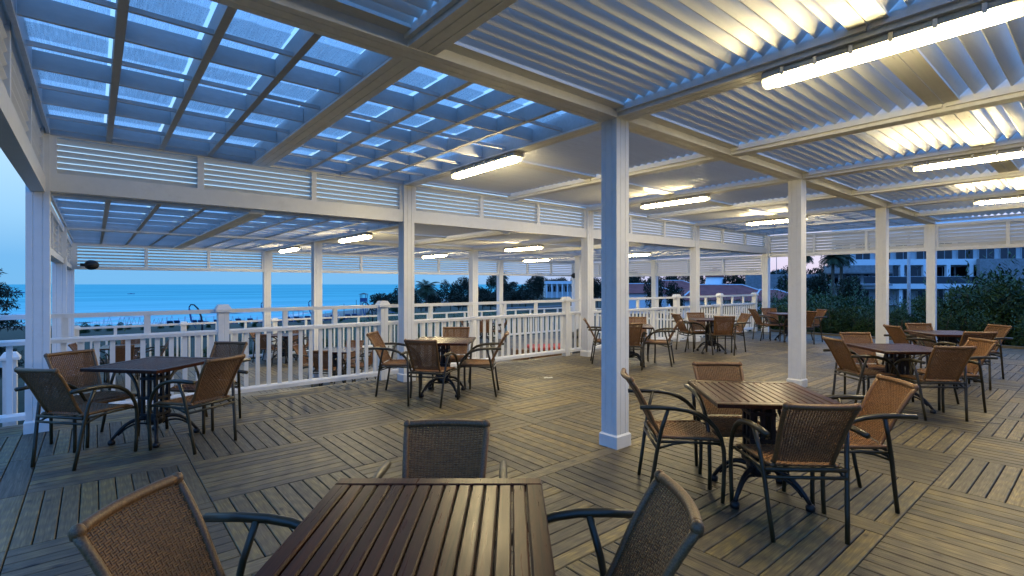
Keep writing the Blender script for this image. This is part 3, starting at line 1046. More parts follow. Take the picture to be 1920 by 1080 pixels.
# stair with closed side by the left corner post
st = thing('stair_railing', 'white closed stair side with sloping rail and capped post at the left edge', 'stair railing', (-1.35, 9.1, LOW))
obj('newel', MB().prism(groove_profile(.13, .13, (.5,), (.5,), .004, .004), 0, 1.28).mesh('newel', M['white']), st, (.52, 0, 0))
c = MB(); q = .095
vs = []
for r, z in ((q, 1.28), (q, 1.315), (q*.6, 1.375)): vs += [(-r,-r,z), (r,-r,z), (r,r,z), (-r,r,z)]
fs = [[3,2,1,0], [8,9,10,11]] + [[L*4+k, L*4+(k+1)%4, L*4+4+(k+1)%4, L*4+4+k] for L in range(2) for k in range(4)]
c.add(vs, fs); obj('cap', c.mesh('cap', M['white']), st, (.52, 0, 0))
obj('sloping_rail', MB().bar((.46, 0, 1.22), (-1.0, 0, 1.62), .07, .07).mesh('sloping_rail', M['white']), st)
obj('stringer', MB().bar((.45, 0, .28), (-1.0, 0, .72), .05, .2).mesh('stringer', M['white']), st)
bm = MB().box(-.03, .03, -.02, .02, 0, .86).mesh('baluster', M['white'])
for k in range(6): obj('baluster', bm, st, (.30 - .2*k, 0, .36 + .06*k))
obj('side_panel', MB().box(-1.0, .44, .03, .05, 0, .3).mesh('side_panel', M['white']), st)

# ------------------------------------------------------------------ tables
TZ = .785
def table_proto(label):
    t = thing('slatted_table', label, 'table', (0, 0, 0), 0, 'square slatted wooden tables')
    S = .425; fw = .066
    zt, zb = TZ, TZ - .032
    def rail(x0, x1, y0, y1):
        m = MB(); e = .006
        vs = [(x0,y0,zb),(x1,y0,zb),(x1,y1,zb),(x0,y1,zb),(x0,y0,zt-e),(x1,y0,zt-e),(x1,y1,zt-e),(x0,y1,zt-e),
              (x0+e,y0+e,zt),(x1-e,y0+e,zt),(x1-e,y1-e,zt),(x0+e,y1-e,zt)]
        fs = [[3,2,1,0],[8,9,10,11]] + [[4*L+k,4*L+(k+1)%4,4*L+4+(k+1)%4,4*L+4+k] for L in range(2) for k in range(4)]
        return m.add(vs, fs)
    obj('edge_board', rail(-S, S, -S, -S+fw).mesh('edge_board', M['table']), t)
    obj('edge_board', rail(-S, S, S-fw, S).mesh('edge_board', M['table']), t)
    obj('edge_board', rail(-S, -S+fw, -S+fw+.001, S-fw-.001).mesh('edge_board', M['table']), t)
    obj('edge_board', rail(S-fw, S, -S+fw+.001, S-fw-.001).mesh('edge_board', M['table']), t)
    n = 13; x0 = -S + fw + .006; p = (2*(S-fw) - .006) / n
    zb = TZ - .036; sm = rail(0, p - .0045, -S+fw+.003, S-fw-.004)
    sm = sm.mesh('slat', M['table'])
    for q in range(n): obj('slat', sm, t, (x0 + p*q, 0, -.002))
    # support cross under the top
    c = MB().box(-.30, .30, -.03, .03, TZ-.062, TZ-.034).box(-.03, .03, -.30, -.031, TZ-.062, TZ-.034).box(-.03, .03, .031, .30, TZ-.062, TZ-.034)
    obj('top_bracket', c.mesh('top_bracket', M['iron']), t)
    c = MB()
    for (x, y) in ((-.075,-.075), (.075,-.075), (.075,.075), (-.075,.075), (0,-.075), (0,.075), (-.075,0), (.075,0)):
        c.box(x-.014, x+.014, y-.014, y+.014, .24, TZ-.062)
    for z in (.25, .42, .62):
        c.box(-.095, .095, -.0951, -.0549, z, z+.026).box(-.095, .095, .0549, .0951, z, z+.026)
        c.box(-.0953, -.0547, -.0548, .0548, z+.001, z+.027).box(.0547, .0953, -.0548, .0548, z+.001, z+.027)
    obj('pedestal', c.mesh('pedestal', M['iron']), t)
    obj('hub', MB().lathe([(.05, .15), (.085, .18), (.09, .23), (.06, .27), (.03, .28)], 12).mesh('hub', M['iron'], True), t)
    for k in range(4):
        a = R(45 + 90*k)
        pts = []
        for s in range(9):
            r = .06 + .30*s/8
            z = .215 + .045*math.sin(s/8*math.pi*.55) - .215*(s/8)**2.2
            pts.append((r*math.cos(a), r*math.sin(a), max(z, .03)))
        f = MB().tube(pts, [.022-.0008*s for s in range(9)], 6)
        pts2 = [(p[0]*.96, p[1]*.96, max(.028, p[2]-.06+.05*(i/8))) for i, p in enumerate(pts)]
        f.tube(pts2[:8], .010, 5)
        f.lathe([(.012, 0), (.03, .004), (.034, .03), (.02, .05)], 8, (pts[-1][0], pts[-1][1], 0))
        obj('foot', f.mesh('foot', M['iron'], True), t)
    return t

# ------------------------------------------------------------------ wicker armchair
def back_surf(u, v):
    """u -1..1 across, v 0..1 upwards -> point on the back rest and its normal (front)"""
    hw = .172 + .031 * v
    y = -.205 - .10*v - .085*v*v + .03*(1-v)**6
    z = .475 + .395*v
    bow = -.030 * (1 - u*u) * (.35 + .65*v)
    return Vector((hw*u, y + bow, z))
def seat_surf(u, v):
    """v 0 rear .. 1 front"""
    hw = .190 + .045*v
    y = -.20 + .455*v
    z = .455 - .016*(1-u*u)*math.sin(math.pi*min(1, v*1.05)) - (.022*max(0, (v-.85)/.15)**2)
    return Vector((hw*u, y, z))
def weave(m, S, nst, rows, amp, ru, rv, skip=None, step=2):
    e = .002
    def nrm(u, v):
        a = S(min(1, u+e), v) - S(max(-1, u-e), v); b_ = S(u, min(1, v+e)) - S(u, max(0, v-e))
        n = a.cross(b_); n.normalize(); return n
    us = [-1 + 2*(j+.5)/nst for j in range(nst)]
    # stakes
    for u in us:
        prev = None
        vs, fs = [], []
        K = 12
        for k in range(K+1):
            v = k/K; p = S(u, v); n = nrm(u, v)
            a = (S(min(1, u+e), v) - S(max(-1, u-e), v)).normalized()
            vs += [p - a*ru, p + n*ru*.6, p + a*ru, p - n*ru*.6]
        for k in range(K):
            for q in range(4):
                fs.append([4*k+q, 4*k+(q+1) % 4, 4*k+4+(q+1) % 4, 4*k+4+q])
        m.add(vs, fs)
    # weavers
    for r in range(rows):
        v = (r+.5)/rows
        run = []
        def flush(run):
            if len(run) < 2: return
            vs, fs = [], []
            for (p, n, b_) in run:
                vs += [p - b_*rv, p + n*rv*.55, p + b_*rv, p - n*rv*.55]
            for k in range(len(run)-1):
                for q in range(4):
                    fs.append([4*k+q, 4*k+(q+1) % 4, 4*k+4+(q+1) % 4, 4*k+4+q])
            m.add(vs, fs)
        for j in range(nst + 2):
            u = -1 if j == 0 else (1 if j == nst+1 else us[j-1])
            n = nrm(max(-.99, min(.99, u)), v)
            b_ = (S(u, min(1, v+e)) - S(u, max(0, v-e))).normalized()
            s = amp * (1 if ((j//1 + r//step) % 2) else -1)
            if j in (0, nst+1): s = 0
            elif skip and skip(j-1, r): s = amp * 2.4 * (1 if s > 0 else -1.6)
            run.append((S(u, v) + n*s, n, b_))
        flush(run)

def chair_proto(label):
    t = thing('wicker_armchair', label, 'armchair', (0, 0, 0), 0, 'brown wicker armchairs with bronze metal arms')
    m = MB()
    def motif(j, r):      # small diamond of openings in the middle of the back
        a, b_ = j - 11.5, (r - 30) / 2.0
        if abs(a) + abs(b_) * .9 > 4.2: return False
        return ((r // 3) + j) % 3 == 0 and r % 3 == 1
    weave(m, back_surf, 24, 54, .0036, .0042, .0037, motif)
    o = obj('backrest', m.mesh('back_weave', M['wicker'], True), t)
    # rolled frame of the back
    top = [back_surf(-1 + 2*k/12, 1.0) + Vector((0, 0, .006)) for k in range(13)]
    rl = MB().tube(top, .0185, 10)
    obj('top_roll', rl.mesh('top_roll', M['roll'], True), o)
    for s in (-1, 1):
        pts = [back_surf(s, k/10) + Vector((s*.004, 0, 0)) for k in range(11)]
        pts = [Vector((s*.19, -.10, .452)), Vector((s*.183, -.165, .455))] + pts[1:]
        sr = MB().tube(pts, [.014, .015] + [.0155]*10, 8, up=(0, 1, 0))
        p = back_surf(s, 1) + Vector((0, 0, .006))
        sr.lathe([(.008, -.024), (.018, -.02), (.0215, -.004), (.021, .007), (.014, .018), (.004, .023)], 10, p)
        obj('side_roll', sr.mesh('side_roll', M['roll'], True), o)
    m = MB()
    weave(m, seat_surf, 20, 46, .0035, .004, .0048)
    # underlay board of the seat
    sv = []
    for k in range(7):
        for j in range(7): sv.append(seat_surf(-1+2*j/6, k/6) - Vector((0, 0, .007)))
    m.add(sv, [[k*7+j, k*7+j+1, (k+1)*7+j+1, (k+1)*7+j] for k in range(6) for j in range(6)])
    o = obj('seat', m.mesh('seat_weave', M['wicker'], True), t)
    pts = [seat_surf(-1 + 2*k/10, 1.0) - Vector((0, 0, .006)) for k in range(11)]
    obj('front_roll', MB().tube(pts, .017, 8).mesh('front_roll', M['roll'], True), o)
    for s in (-1, 1):
        pts = [seat_surf(s, k/8) + Vector((s*.006, 0, -.004)) for k in range(9)]
        obj('side_roll', MB().tube(pts, .016, 8).mesh('side_roll', M['roll'], True), o)
    for s in (-1, 1):
        a = MB()
        P = [(.282, .255, 0), (.284, .262, .12), (.287, .266, .26), (.289, .262, .38), (.291, .243, .47), (.293, .205, .545), (.295, .15, .605), (.296, .08, .65),
             (.296, .0, .676), (.296, -.09, .690), (.294, -.20, .694), (.292, -.34, .690)]
        a.tube([(s*x, y, z) for x, y, z in P], [.0155]*5 + [.0165, .0175, .0185, .019, .0195, .0195, .018], 8, up=(s, 0, 0.001), ry=None)
        obj('arm_leg', a.mesh('arm_leg', M['tube'], True), t)
        b_ = MB().tube([(s*.222, -.262, 0), (s*.236, -.235, .17), (s*.250, -.208, .36), (s*.268, -.175, .54), (s*.290, -.135, .685)], .0148, 8, up=(1, 0, 0))
        obj('rear_leg', b_.mesh('rear_leg', M['tube'], True), t)
        c = MB().tube([(s*.247, -.205, .425), (s*.258, .0, .432), (s*.285, .255, .43)], .011, 6)
        c.tube([(s*.245, -.20, .375), (s*.250, -.09, .412), (s*.256, .0, .428)], .009, 6)
        obj('side_bar', c.mesh('side_bar', M['tube'], True), t)
    for (y, z, hw, r) in ((-.206, .432, .247, .015), (-.215, .385, .247, .011), (.235, .425, .286, .012)):
        obj('cross_bar', MB().tube([(-hw, y, z), (hw, y, z)], r, 7).mesh('cross_bar', M['tube'], True), t)
    return t

TABLES = {  # lat, depth, rotation (deg)
    'T1': (-.302, 1.692, 0.0, 'slatted table in the foreground with lamp glare on its top', 'foreground table', 0),
    'T2': (1.875, 3.82, -6.0, 'slatted table right of the tall near post', 'slatted table right of the near post', 0),
    'T3': (-3.70, 5.22, -9.0, 'slatted table beside the left corner post, dim and bluish', 'left table by the corner post', 0),
    'T4': (-1.01, 7.37, -4.0, 'slatted table at the centre railing with a shining top', 'table at the centre railing', 0),
    'T5': (2.33, 9.95, -12.0, 'slatted table half hidden behind the tall near post', 'table half hidden by the near post', 0),
    'T6': (4.68, 11.80, -8.0, 'slatted table by the railing beyond the tall post', 'railing table beyond the tall post', 0),
    'T7': (7.75, 14.05, -2.0, 'farthest slatted table near the railing end and hedge', 'farthest table by the hedge', 0),
    'T8': (4.98, 6.50, -4.0, 'slatted table with reddish sheen at right, before the hedge tables', 'reddish table at right', 0),
    'T9': (7.36, 8.50, -8.0, 'slatted table farthest right with a pale top', 'pale topped table at far right', 0)}
def low_table(u, d): return (PX(u, d), d)
LOWT = {'L1': (230, 11.9, 30, 'white looking table at the left of the lower terrace', 'left lower terrace table'),
        'L2': (531, 14.6, -5, 'pale table on the lower terrace near the sea side rail', 'sea side lower terrace table'),
        'L3': (633, 11.25, -4, 'pale table on the lower terrace behind the left railing', 'lower terrace table behind the left railing'),
        'L4': (908, 19.5, -5, 'pale table on the lower terrace far behind the centre railing', 'far lower terrace table')}
tp = None
for k, (l, d, r, lab, _, z) in TABLES.items():
    loc = W(l, d, 0)
    if tp is None:
        tp = table_proto(lab); tp.location = loc; tp.rotation_euler = (0, 0, -YAW + R(r))
    else:
        dup(tp, loc, -YAW + R(r), lab)
for k, (u, d, r, lab, _) in LOWT.items():
    dup(tp, W(PX(u, d), d, LOW), -YAW + R(r), lab)

CH = [  # table, side, rear feet middle (lat, depth), facing (dlat, ddepth)
    ('T1', 'far', (-.336, 2.47), (0, -1)), ('T1', 'left', (-1.13, 1.665), (1, -.05)), ('T1', 'right', (.425, 1.70), (-1, .02)),
    ('T2', 'near', (1.845, 3.11), (.06, 1)), ('T2', 'left', (1.05, 4.0), (1, -.08)), ('T2', 'right', (2.72, 3.74), (-1, .1)), ('T2', 'far', (1.85, 4.42), (-.05, -1)),
    ('T3', 'near', (-3.98, 4.36), (.19, .98)), ('T3', 'right', (-2.91, 4.94), (-.94, .34)), ('T3', 'left', (-4.53, 5.24), (.92, -.38)), ('T3', 'far', (-3.47, 6.04), (-.15, -.99)),
    ('T4', 'near', (-1.14, 6.53), (.217, .976)), ('T4', 'left', (-1.92, 7.38), (1, -.07)), ('T4', 'right', (-.216, 7.37), (-1, .05)), ('T4', 'far', (-.92, 8.17), (0, -1)),
    ('T5', 'near', (2.19, 9.35), (.1, 1)), ('T5', 'left', (1.63, 10.3), (1, -.1)), ('T5', 'right', (3.185, 9.955), (-.92, .39)), ('T5', 'far', (2.68, 10.78), (-.1, -1)),
    ('T6', 'near', (4.756, 11.30), (.2, .98)), ('T6', 'left', (4.06, 12.10), (.98, .15)), ('T6', 'right', (5.508, 12.10), (-1, -.06)), ('T6', 'far', (4.58, 12.42), (0, -1)),
    ('T7', 'near', (7.80, 13.35), (0, 1)), ('T7', 'left', (6.99, 14.36), (1, 0)), ('T7', 'right', (8.60, 14.15), (-1, 0)), ('T7', 'far', (7.60, 14.75), (0, -1)),
    ('T8', 'near', (5.08, 5.88), (.1, .99)), ('T8', 'left', (4.36, 6.62), (1, -.02)), ('T8', 'right', (5.93, 6.49), (-.99, .12)), ('T8', 'far', (5.03, 7.25), (-.05, -1)),
    ('T9', 'near', (7.0, 7.62), (.15, .99)), ('T9', 'left', (6.67, 8.64), (1, -.1)), ('T9', 'right', (8.3, 8.70), (-1, .05)), ('T9', 'far', (7.35, 8.98), (-.1, -1))]
for k, (u, d, r, _, _) in LOWT.items():
    l = PX(u, d)
    for side, (dl, dd) in (('near', (0, 1)), ('left', (1, 0)), ('right', (-1, 0)), ('far', (0, -1))):
        a = R(r + random.uniform(-8, 8)); dl2, dd2 = dl*math.cos(a) - dd*math.sin(a), dl*math.sin(a) + dd*math.cos(a)
        CH.append((k, side, (l - dl2*.80, d - dd2*.80), (dl2, dd2)))
phr = {'near': 'near side armchair, its back to us, at the {}', 'far': 'far side wicker armchair facing us at the {}',
       'left': 'left side wicker armchair at the {}', 'right': 'right side wicker armchair at the {}'}
cp = None
for k, side, (l, d), (dl, dd) in CH:
    n = math.hypot(dl, dd); dl /= n; dd /= n
    z = LOW if k in LOWT else 0
    tn = LOWT[k][4] if k in LOWT else TABLES[k][4]
    loc = W(l + dl*.26, d + dd*.26, z)
    wx, wy = SN*dd + CS*dl, CS*dd - SN*dl
    rz = math.atan2(-wx, wy)
    lab = phr[side].format(tn)
    if cp is None:
        cp = chair_proto(lab); cp.location = loc; cp.rotation_euler = (0, 0, rz)
    else:
        dup(cp, loc, rz, lab)

# ------------------------------------------------------------------ small things on and around the terraces
def speaker(label, x, y, z, rz):
    t = thing('wall_speaker', label, 'speaker', (x, y, z), rz, 'black loudspeakers under the lower roof'); t.scale = (.74,)*3
    m = MB()
    vs, fs = [], []
    n, k = 16, 10
    for i in range(k+1):
        a = math.pi*i/k
        for j in range(n):
            b_ = 2*math.pi*j/n
            vs.append((.215*math.cos(a)*(1 if math.cos(a) > 0 else .8), .165*math.sin(a)*math.cos(b_), .165*math.sin(a)*math.sin(b_)))
    for i in range(k):
        for j in range(n):
            fs.append([i*n+j, (i+1)*n+j, (i+1)*n+(j+1) % n, i*n+(j+1) % n])
    m.add(vs, fs)
    obj('body', m.mesh('speaker_body', M['black'], True), t)
    obj('bracket', MB().box(-.27, -.12, -.03, .03, -.05, .05).mesh('bracket', M['black']), t)
    return t
speaker('black rounded loudspeaker at the left end of the sea side screen', -.06, 16.0, 2.07, 0)
speaker('small black loudspeaker on the far corner post', 17.15, 16.1, 2.0, R(180))

b = thing('low_bench', 'low dark bench with a flat red cushion on the lower terrace', 'bench', W(PX(1027, 15.6), 15.6, LOW), -YAW + R(14))
obj('base', MB().box(-.58, .58, -.45, .45, 0, .27).mesh('bench_base', M['crate']), b)
m = MB(); e = .02
vs = [(-.6,-.47,.272),(.6,-.47,.272),(.6,.47,.272),(-.6,.47,.272),(-.6,-.47,.33),(.6,-.47,.33),(.6,.47,.33),(-.6,.47,.33),(-.6+e,-.47+e,.35),(.6-e,-.47+e,.35),(.6-e,.47-e,.35),(-.6+e,.47-e,.35)]
m.add(vs, [[3,2,1,0],[8,9,10,11]] + [[4*L+k,4*L+(k+1) % 4,4*L+4+(k+1) % 4,4*L+4+k] for L in range(2) for k in range(4)])
obj('cushion', m.mesh('cushion', M['red']), b)
b = thing('wooden_crate', 'brown wooden crate left of the red cushioned bench', 'crate', W(PX(975, 15.2), 15.2, LOW), -YAW + R(10))
for k in range(4):
    obj('board', MB().box(-.24, .24, -.2, .2, .005 + .075*k, .073 + .075*k).mesh('board', M['crate']), b)
b = thing('litter_bin', 'black round topped litter bin behind the short railing piece', 'bin', W(PX(1088, 14.2), 14.2, LOW), 0)
obj('bin_body', MB().lathe([(.2, 0), (.22, .1), (.22, .75)], 16).mesh('bin_body', M['black'], True), b)
obj('dome_lid', MB().lathe([(.23, .751), (.22, .85), (.16, .95), (.05, 1.0)], 16).mesh('dome_lid', M['black'], True), b)
def scrap(label, x, y, s, rz):
    m = MB(); n = 5; vs = []
    for i in range(n+1):
        for j in range(3):
            vs.append((s*(i/n-.5), s*.32*(j/2-.5), random.uniform(.002, .018)))
    m.add(vs, [[i*3+j, (i+1)*3+j, (i+1)*3+j+1, i*3+j+1] for i in range(n) for j in range(2)])
    t = thing('paper_scrap', label, 'litter', (x, y, .002), rz, 'scraps lying on the deck', m.mesh('paper_scrap', M['paper']))
scrap('crumpled pale scrap lying on the deck between the centre table and the tall post', *W(.62, 8.55)[:2], .16, -.3)
scrap('smaller pale scrap beside the crumpled one on the deck', *W(.44, 8.52)[:2], .08, -.5)
t = thing('metal_strip', 'thin shiny metal strip lying on the deck at right', 'metal strip', W(5.47, 5.78, .004), -YAW - R(18), None,
          MB().box(-.12, .12, -.008, .008, 0, .006).mesh('metal_strip', M['steel']))
#@@SURROUND
# ------------------------------------------------------------------ ground, beach and sea
SEA = -7.0
SHORE = [(-420, 92), (-90, 109), (-58, 112), (-60, 161), (-52, 192), (-46, 218), (-47, 400), (0, 680), (230, 1250)]
def shore_dist(l, d):
    best = 1e9
    for (a, b_) in zip(SHORE[:-1], SHORE[1:]):
        vx, vy = b_[0]-a[0], b_[1]-a[1]
        q = max(0, min(1, ((l-a[0])*vx + (d-a[1])*vy) / (vx*vx + vy*vy)))
        best = min(best, math.hypot(l-a[0]-q*vx, d-a[1]-q*vy))
    poly = SHORE + [(2000, 1250), (2000, -600), (-420, -600)]
    ins = False; j = len(poly) - 1
    for i in range(len(poly)):
        xi, yi = poly[i]; xj, yj = poly[j]
        if (yi > d) != (yj > d) and l < (xj-xi)*(d-yi)/(yj-yi) + xi: ins = not ins
        j = i
    return best if ins else -best
def ground_z(l, d):
    s = shore_dist(l, d)
    if s < 0: return max(-10, SEA - .15 + s*.05)
    if s < 90:
        t = s/90
        return (SEA - .15) + (5.85 - .02) * (t*t*(3-2*t)*.6 + t*.4)
    return -1.32
ls = [-420, -340, -260, -200, -160, -130, -110] + [-95 + 5*k for k in range(34)] + [85, 110, 150, 200, 280, 400, 600, 900]
ds = [-120, -60, -20, 0] + [5*k for k in range(1, 45)] + [235, 260, 300, 350, 420, 500, 600, 750, 950, 1240]
vs = []
for l in ls:
    for d in ds:
        p = W(l, d, ground_z(l, d)); vs.append(p)
n = len(ds)
gm = MB(); gm.add(vs, [[i*n+j, (i+1)*n+j, (i+1)*n+j+1, i*n+j+1] for i in range(len(ls)-1) for j in range(n-1)])
def ground_mat():
    m, t, b = new_mat('ground_earth_sand')
    g = t.nodes.new('ShaderNodeNewGeometry'); s = t.nodes.new('ShaderNodeSeparateXYZ'); t.links.new(g.outputs['Position'], s.inputs[0])
    nz = noise(t, g.outputs['Position'], .35, 6)
    ad = t.nodes.new('ShaderNodeMath'); ad.operation = 'MULTIPLY_ADD'; ad.inputs[1].default_value = 1.2
    t.links.new(nz, ad.inputs[0]); t.links.new(s.outputs[2], ad.inputs[2])
    f = rampf(t, ad.outputs[0], -6.3, -5.0)
    n2 = noise(t, g.outputs['Position'], 1.2, 6)
    c1 = mixc(t, rampf(t, n2, .3, .7), (.20, .175, .14), (.34, .30, .25))
    c2 = mixc(t, rampf(t, n2, .3, .7), (.014, .020, .008), (.036, .040, .018))
    t.links.new(mixc(t, f, c1, c2), b.inputs['Base Color']); b.inputs['Roughness'].default_value = .95
    bump(t, b, n2, .5, .05)
    return m
setting('ground', gm.mesh('ground', ground_mat(), True))
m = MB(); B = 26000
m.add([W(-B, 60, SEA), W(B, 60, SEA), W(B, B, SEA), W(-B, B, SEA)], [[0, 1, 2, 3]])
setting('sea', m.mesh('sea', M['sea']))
m = MB()
for k in range(len(SHORE) - 3):
    a, b_ = Vector((*SHORE[k], 0)), Vector((*SHORE[k+1], 0))
    L = (b_ - a).length; st = max(1, int(L / 6)); nn = Vector((-(b_-a).y, (b_-a).x, 0)).normalized()
    pv = []
    for i in range(st + 1):
        p = a + (b_ - a) * i / st
        o1 = random.uniform(-1.2, 1.2); o2 = o1 + random.uniform(1.5, 4.0)
        for o_ in (o1, o2) if True else ():
            q = p + nn * o_; pv.append(W(q.x, q.y, SEA + .03))
    m.add(pv, [[2*i, 2*i+2, 2*i+3, 2*i+1] for i in range(st)])
setting('surf', m.mesh('surf', M['foam']), 'stuff')
m = MB()
for off, wd_ in ((19, 3.0), (37, 4.5)):
    for k in range(len(SHORE) - 5):
        a, b_ = Vector((*SHORE[k], 0)), Vector((*SHORE[k+1], 0))
        L = (b_ - a).length; st = max(1, int(L / 5)); nn = Vector((-(b_-a).y, (b_-a).x, 0)).normalized()
        pv = []
        for i in range(st + 1):
            p = a + (b_ - a) * i / st
            o1 = off + 2.5*math.sin(i*.31 + off) + random.uniform(-.8, .8); o2 = o1 + wd_*random.uniform(.15, 1.0)
            for o_ in (o1, o2):
                q = p + nn * o_; pv.append(W(q.x, q.y, SEA + .03))
        m.add(pv, [[2*i, 2*i+2, 2*i+3, 2*i+1] for i in range(st)])
setting('breaker', m.mesh('breaker', M['breaker']), 'stuff')
# lawn
def flat(name, pts, z, mat, kind='structure'):
    m = MB().add([W(l, d, z) for l, d in pts], [list(range(len(pts)))])
    return setting(name, m.mesh(name, mat), kind)
flat('lawn', [(-9, 24), (3, 24), (6, 48), (-4, 58), (-14, 50), (-13, 34)], -1.30, M['lawnbase'])
gm = MB()
for k in range(6000):
    l, d = random.uniform(-12, 5), random.uniform(24, 52)
    p = W(l, d, -1.30); a = random.uniform(0, 6.28); h = random.uniform(.05, .13); q = Vector((math.cos(a), math.sin(a), 0)) * .03
    gm.add([p - q, p + q, p + Vector((random.uniform(-.04, .04), random.uniform(-.04, .04), h))], [[0, 1, 2]])
setting('lawn_grass', gm.mesh('lawn_grass', M['green']), 'stuff')
flat('path', [(PX(965, 78), 72), (PX(1075, 90), 88), (PX(1140, 100), 104), (PX(1140, 110), 112), (PX(1070, 96), 95), (PX(960, 80), 77)], -1.27, M['asphalt'])
flat('path', [(PX(930, 60), 58), (PX(1010, 62), 62), (PX(1060, 66), 66), (PX(1060, 70), 70), (PX(1005, 66), 65.5), (PX(925, 62), 61)], -1.275, M['asphalt'])

# ------------------------------------------------------------------ plants
def leaves(m, blobs, n, ll, lw, rng, droop=.0, inner=.35):
    tot = sum(b[3]*b[4]*b[5] for b in blobs) ** 1.0
    for b in blobs:
        k = max(4, int(n * b[3]*b[4]*b[5] / tot))
        for _ in range(k):
            v = Vector((rng.gauss(0, 1), rng.gauss(0, 1), rng.gauss(0, 1))).normalized()
            r = rng.uniform(inner, 1.08) ** .5
            c = Vector((b[0] + v.x*b[3]*r, b[1] + v.y*b[4]*r, b[2] + v.z*b[5]*r))
            t = (v*.8 + Vector((rng.uniform(-1, 1), rng.uniform(-1, 1), rng.uniform(-.6, 1) - droop))).normalized()
            s = t.cross(Vector((rng.uniform(-1, 1), rng.uniform(-1, 1), rng.uniform(-1, 1)))).normalized()
            L = ll * rng.uniform(.6, 1.3); w_ = lw * rng.uniform(.7, 1.3)
            nrm = t.cross(s) * (L*.08)
            m.add([c - t*L*.5, c + s*w_*.5 + nrm, c + t*L*.5, c - s*w_*.5 + nrm], [[0, 1, 2, 3]], None, rng.uniform(.02, 1))
def shrub_mesh(seed, n, hw, h, ll, lw):
    rng = random.Random(seed); m = MB()
    bl = []
    for _ in range(11):
        a = rng.uniform(0, 6.28); r = rng.uniform(0, hw*.7); z = rng.uniform(.2, .85)*h
        s = rng.uniform(.28, .5)*hw
        bl.append((r*math.cos(a), r*math.sin(a), z, s*1.1, s*1.1, s))
    leaves(m, bl, n, ll, lw, rng)
    # stray upright shoots
    for _ in range(14):
        a = rng.uniform(0, 6.28); r = rng.uniform(0, hw*.8); x, y = r*math.cos(a), r*math.sin(a)
        z0 = h*rng.uniform(.5, .75); z1 = h*rng.uniform(.9, 1.22)
        for q in range(10):
            z = z0 + (z1-z0)*q/9; v = Vector((rng.uniform(-1, 1), rng.uniform(-1, 1), .6)).normalized()
            c = Vector((x, y, z)); s = v.cross(Vector((0, 0, 1))).normalized()
            m.add([c, c + v*ll*.5 + s*lw*.5, c + v*ll, c + v*ll*.5 - s*lw*.5], [[0, 1, 2, 3]], None, rng.uniform(.2, 1))
    st = MB()
    for _ in range(7):
        a = rng.uniform(0, 6.28); r = rng.uniform(.1, hw*.7)
        st.tube([(rng.uniform(-.1, .1), rng.uniform(-.1, .1), 0), (r*.5*math.cos(a), r*.5*math.sin(a), h*.4), (r*math.cos(a), r*math.sin(a), h*.8)], [.025, .018, .008], 5)
    return m, st
SH = []
for s_, (n_, hw, h, ll, lw) in enumerate(((2600, .85, 1.7, .15, .04), (2600, .8, 1.55, .13, .045), (2400, .9, 1.85, .17, .036))):
    a, b_ = shrub_mesh(100 + s_, n_, hw, h, ll, lw)
    SH.append((a.mesh('foliage', M['leaf']), b_.mesh('stems', M['trunk'])))
def shrub(name, label, p, k, sc_=1.0, group='hedge shrubs', fm=None):
    t = thing(name, label, 'shrub', p, random.uniform(0, 6.28), group); t.scale = (sc_,)*3
    a, b_ = SH[k % 3]
    obj('foliage', a, t); obj('stem', b_, t)
    return t
k = 0
for i, y in enumerate([10.6 - .92*i for i in range(18)]):
    shrub('hedge_shrub', f'dark green hedge shrub beside the deck kerb, {nth(i)} from the left, front row', (18.75 + random.uniform(-.12, .2), y, -.35), k, random.uniform(.66, .80)); k += 1
for i, y in enumerate([10.2 - 1.15*i for i in range(11)]):
    shrub('hedge_shrub', f'dark green taller hedge shrub, {nth(i)} from the left in the second row', (19.9 + random.uniform(-.3, .3), y, -.6), k, random.uniform(.82, .98)); k += 1
for i, (u, d, s_) in enumerate(((1895, 14.6, 1.35), (1825, 15.6, 1.25), (1860, 16.2, 1.45), (1775, 16.8, 1.05), (1945, 15.5, 1.4))):
    shrub('tall_shrub', ['tall airy shrub at the right edge, its twigs over the hotel', 'tall airy shrub left of the one at the right edge', 'tall airy shrub behind the right edge ones',
                         'tall shrub beside the outer white post', 'tall shrub partly beyond the right edge of the photo'][i], W(PX(u, d), d, -.4), k, s_, 'tall shrubs behind the hedge'); k += 1
for i, (u, d, s_) in enumerate(((1450, 30, 1.3), (1475, 27, 1.15), (1512, 27, 1.45), (1540, 31, 1.35), (1588, 28, 1.5), (1612, 30, 1.4), (1640, 27, 1.15), (1560, 24, 1.1), (1690, 24, 1.1), (1715, 26, 1.3), (1490, 34, 1.5), (1630, 24, 1.05))):
    shrub('garden_bush', f'leafy bush between hedge and hotel, {nth(sorted([1450,1475,1512,1540,1588,1612,1640,1560,1690,1715,1490,1630]).index(u))} from the left', W(PX(u, d), d, -1.3), k, s_, 'bushes before the hotel'); k += 1
for i, (x, y, s_) in enumerate(((-.6, 17.6, .75), (.5, 17.4, .7), (1.6, 17.5, .7), (2.7, 17.4, .62), (3.8, 17.5, .6), (4.9, 17.4, .66), (6.1, 17.5, .62), (7.2, 17.4, .6), (8.4, 17.5, .6), (9.6, 17.4, .62), (11, 17.6, .6), (12.4, 17.5, .6), (13.8, 17.6, .66), (15.2, 17.5, .6))):
    shrub('low_shrub', f'low green shrub outside the sea side railing, {nth(i)} from the left', (x, y, -1.3), k, s_ * 1.0, 'low shrubs outside the sea side railing'); k += 1
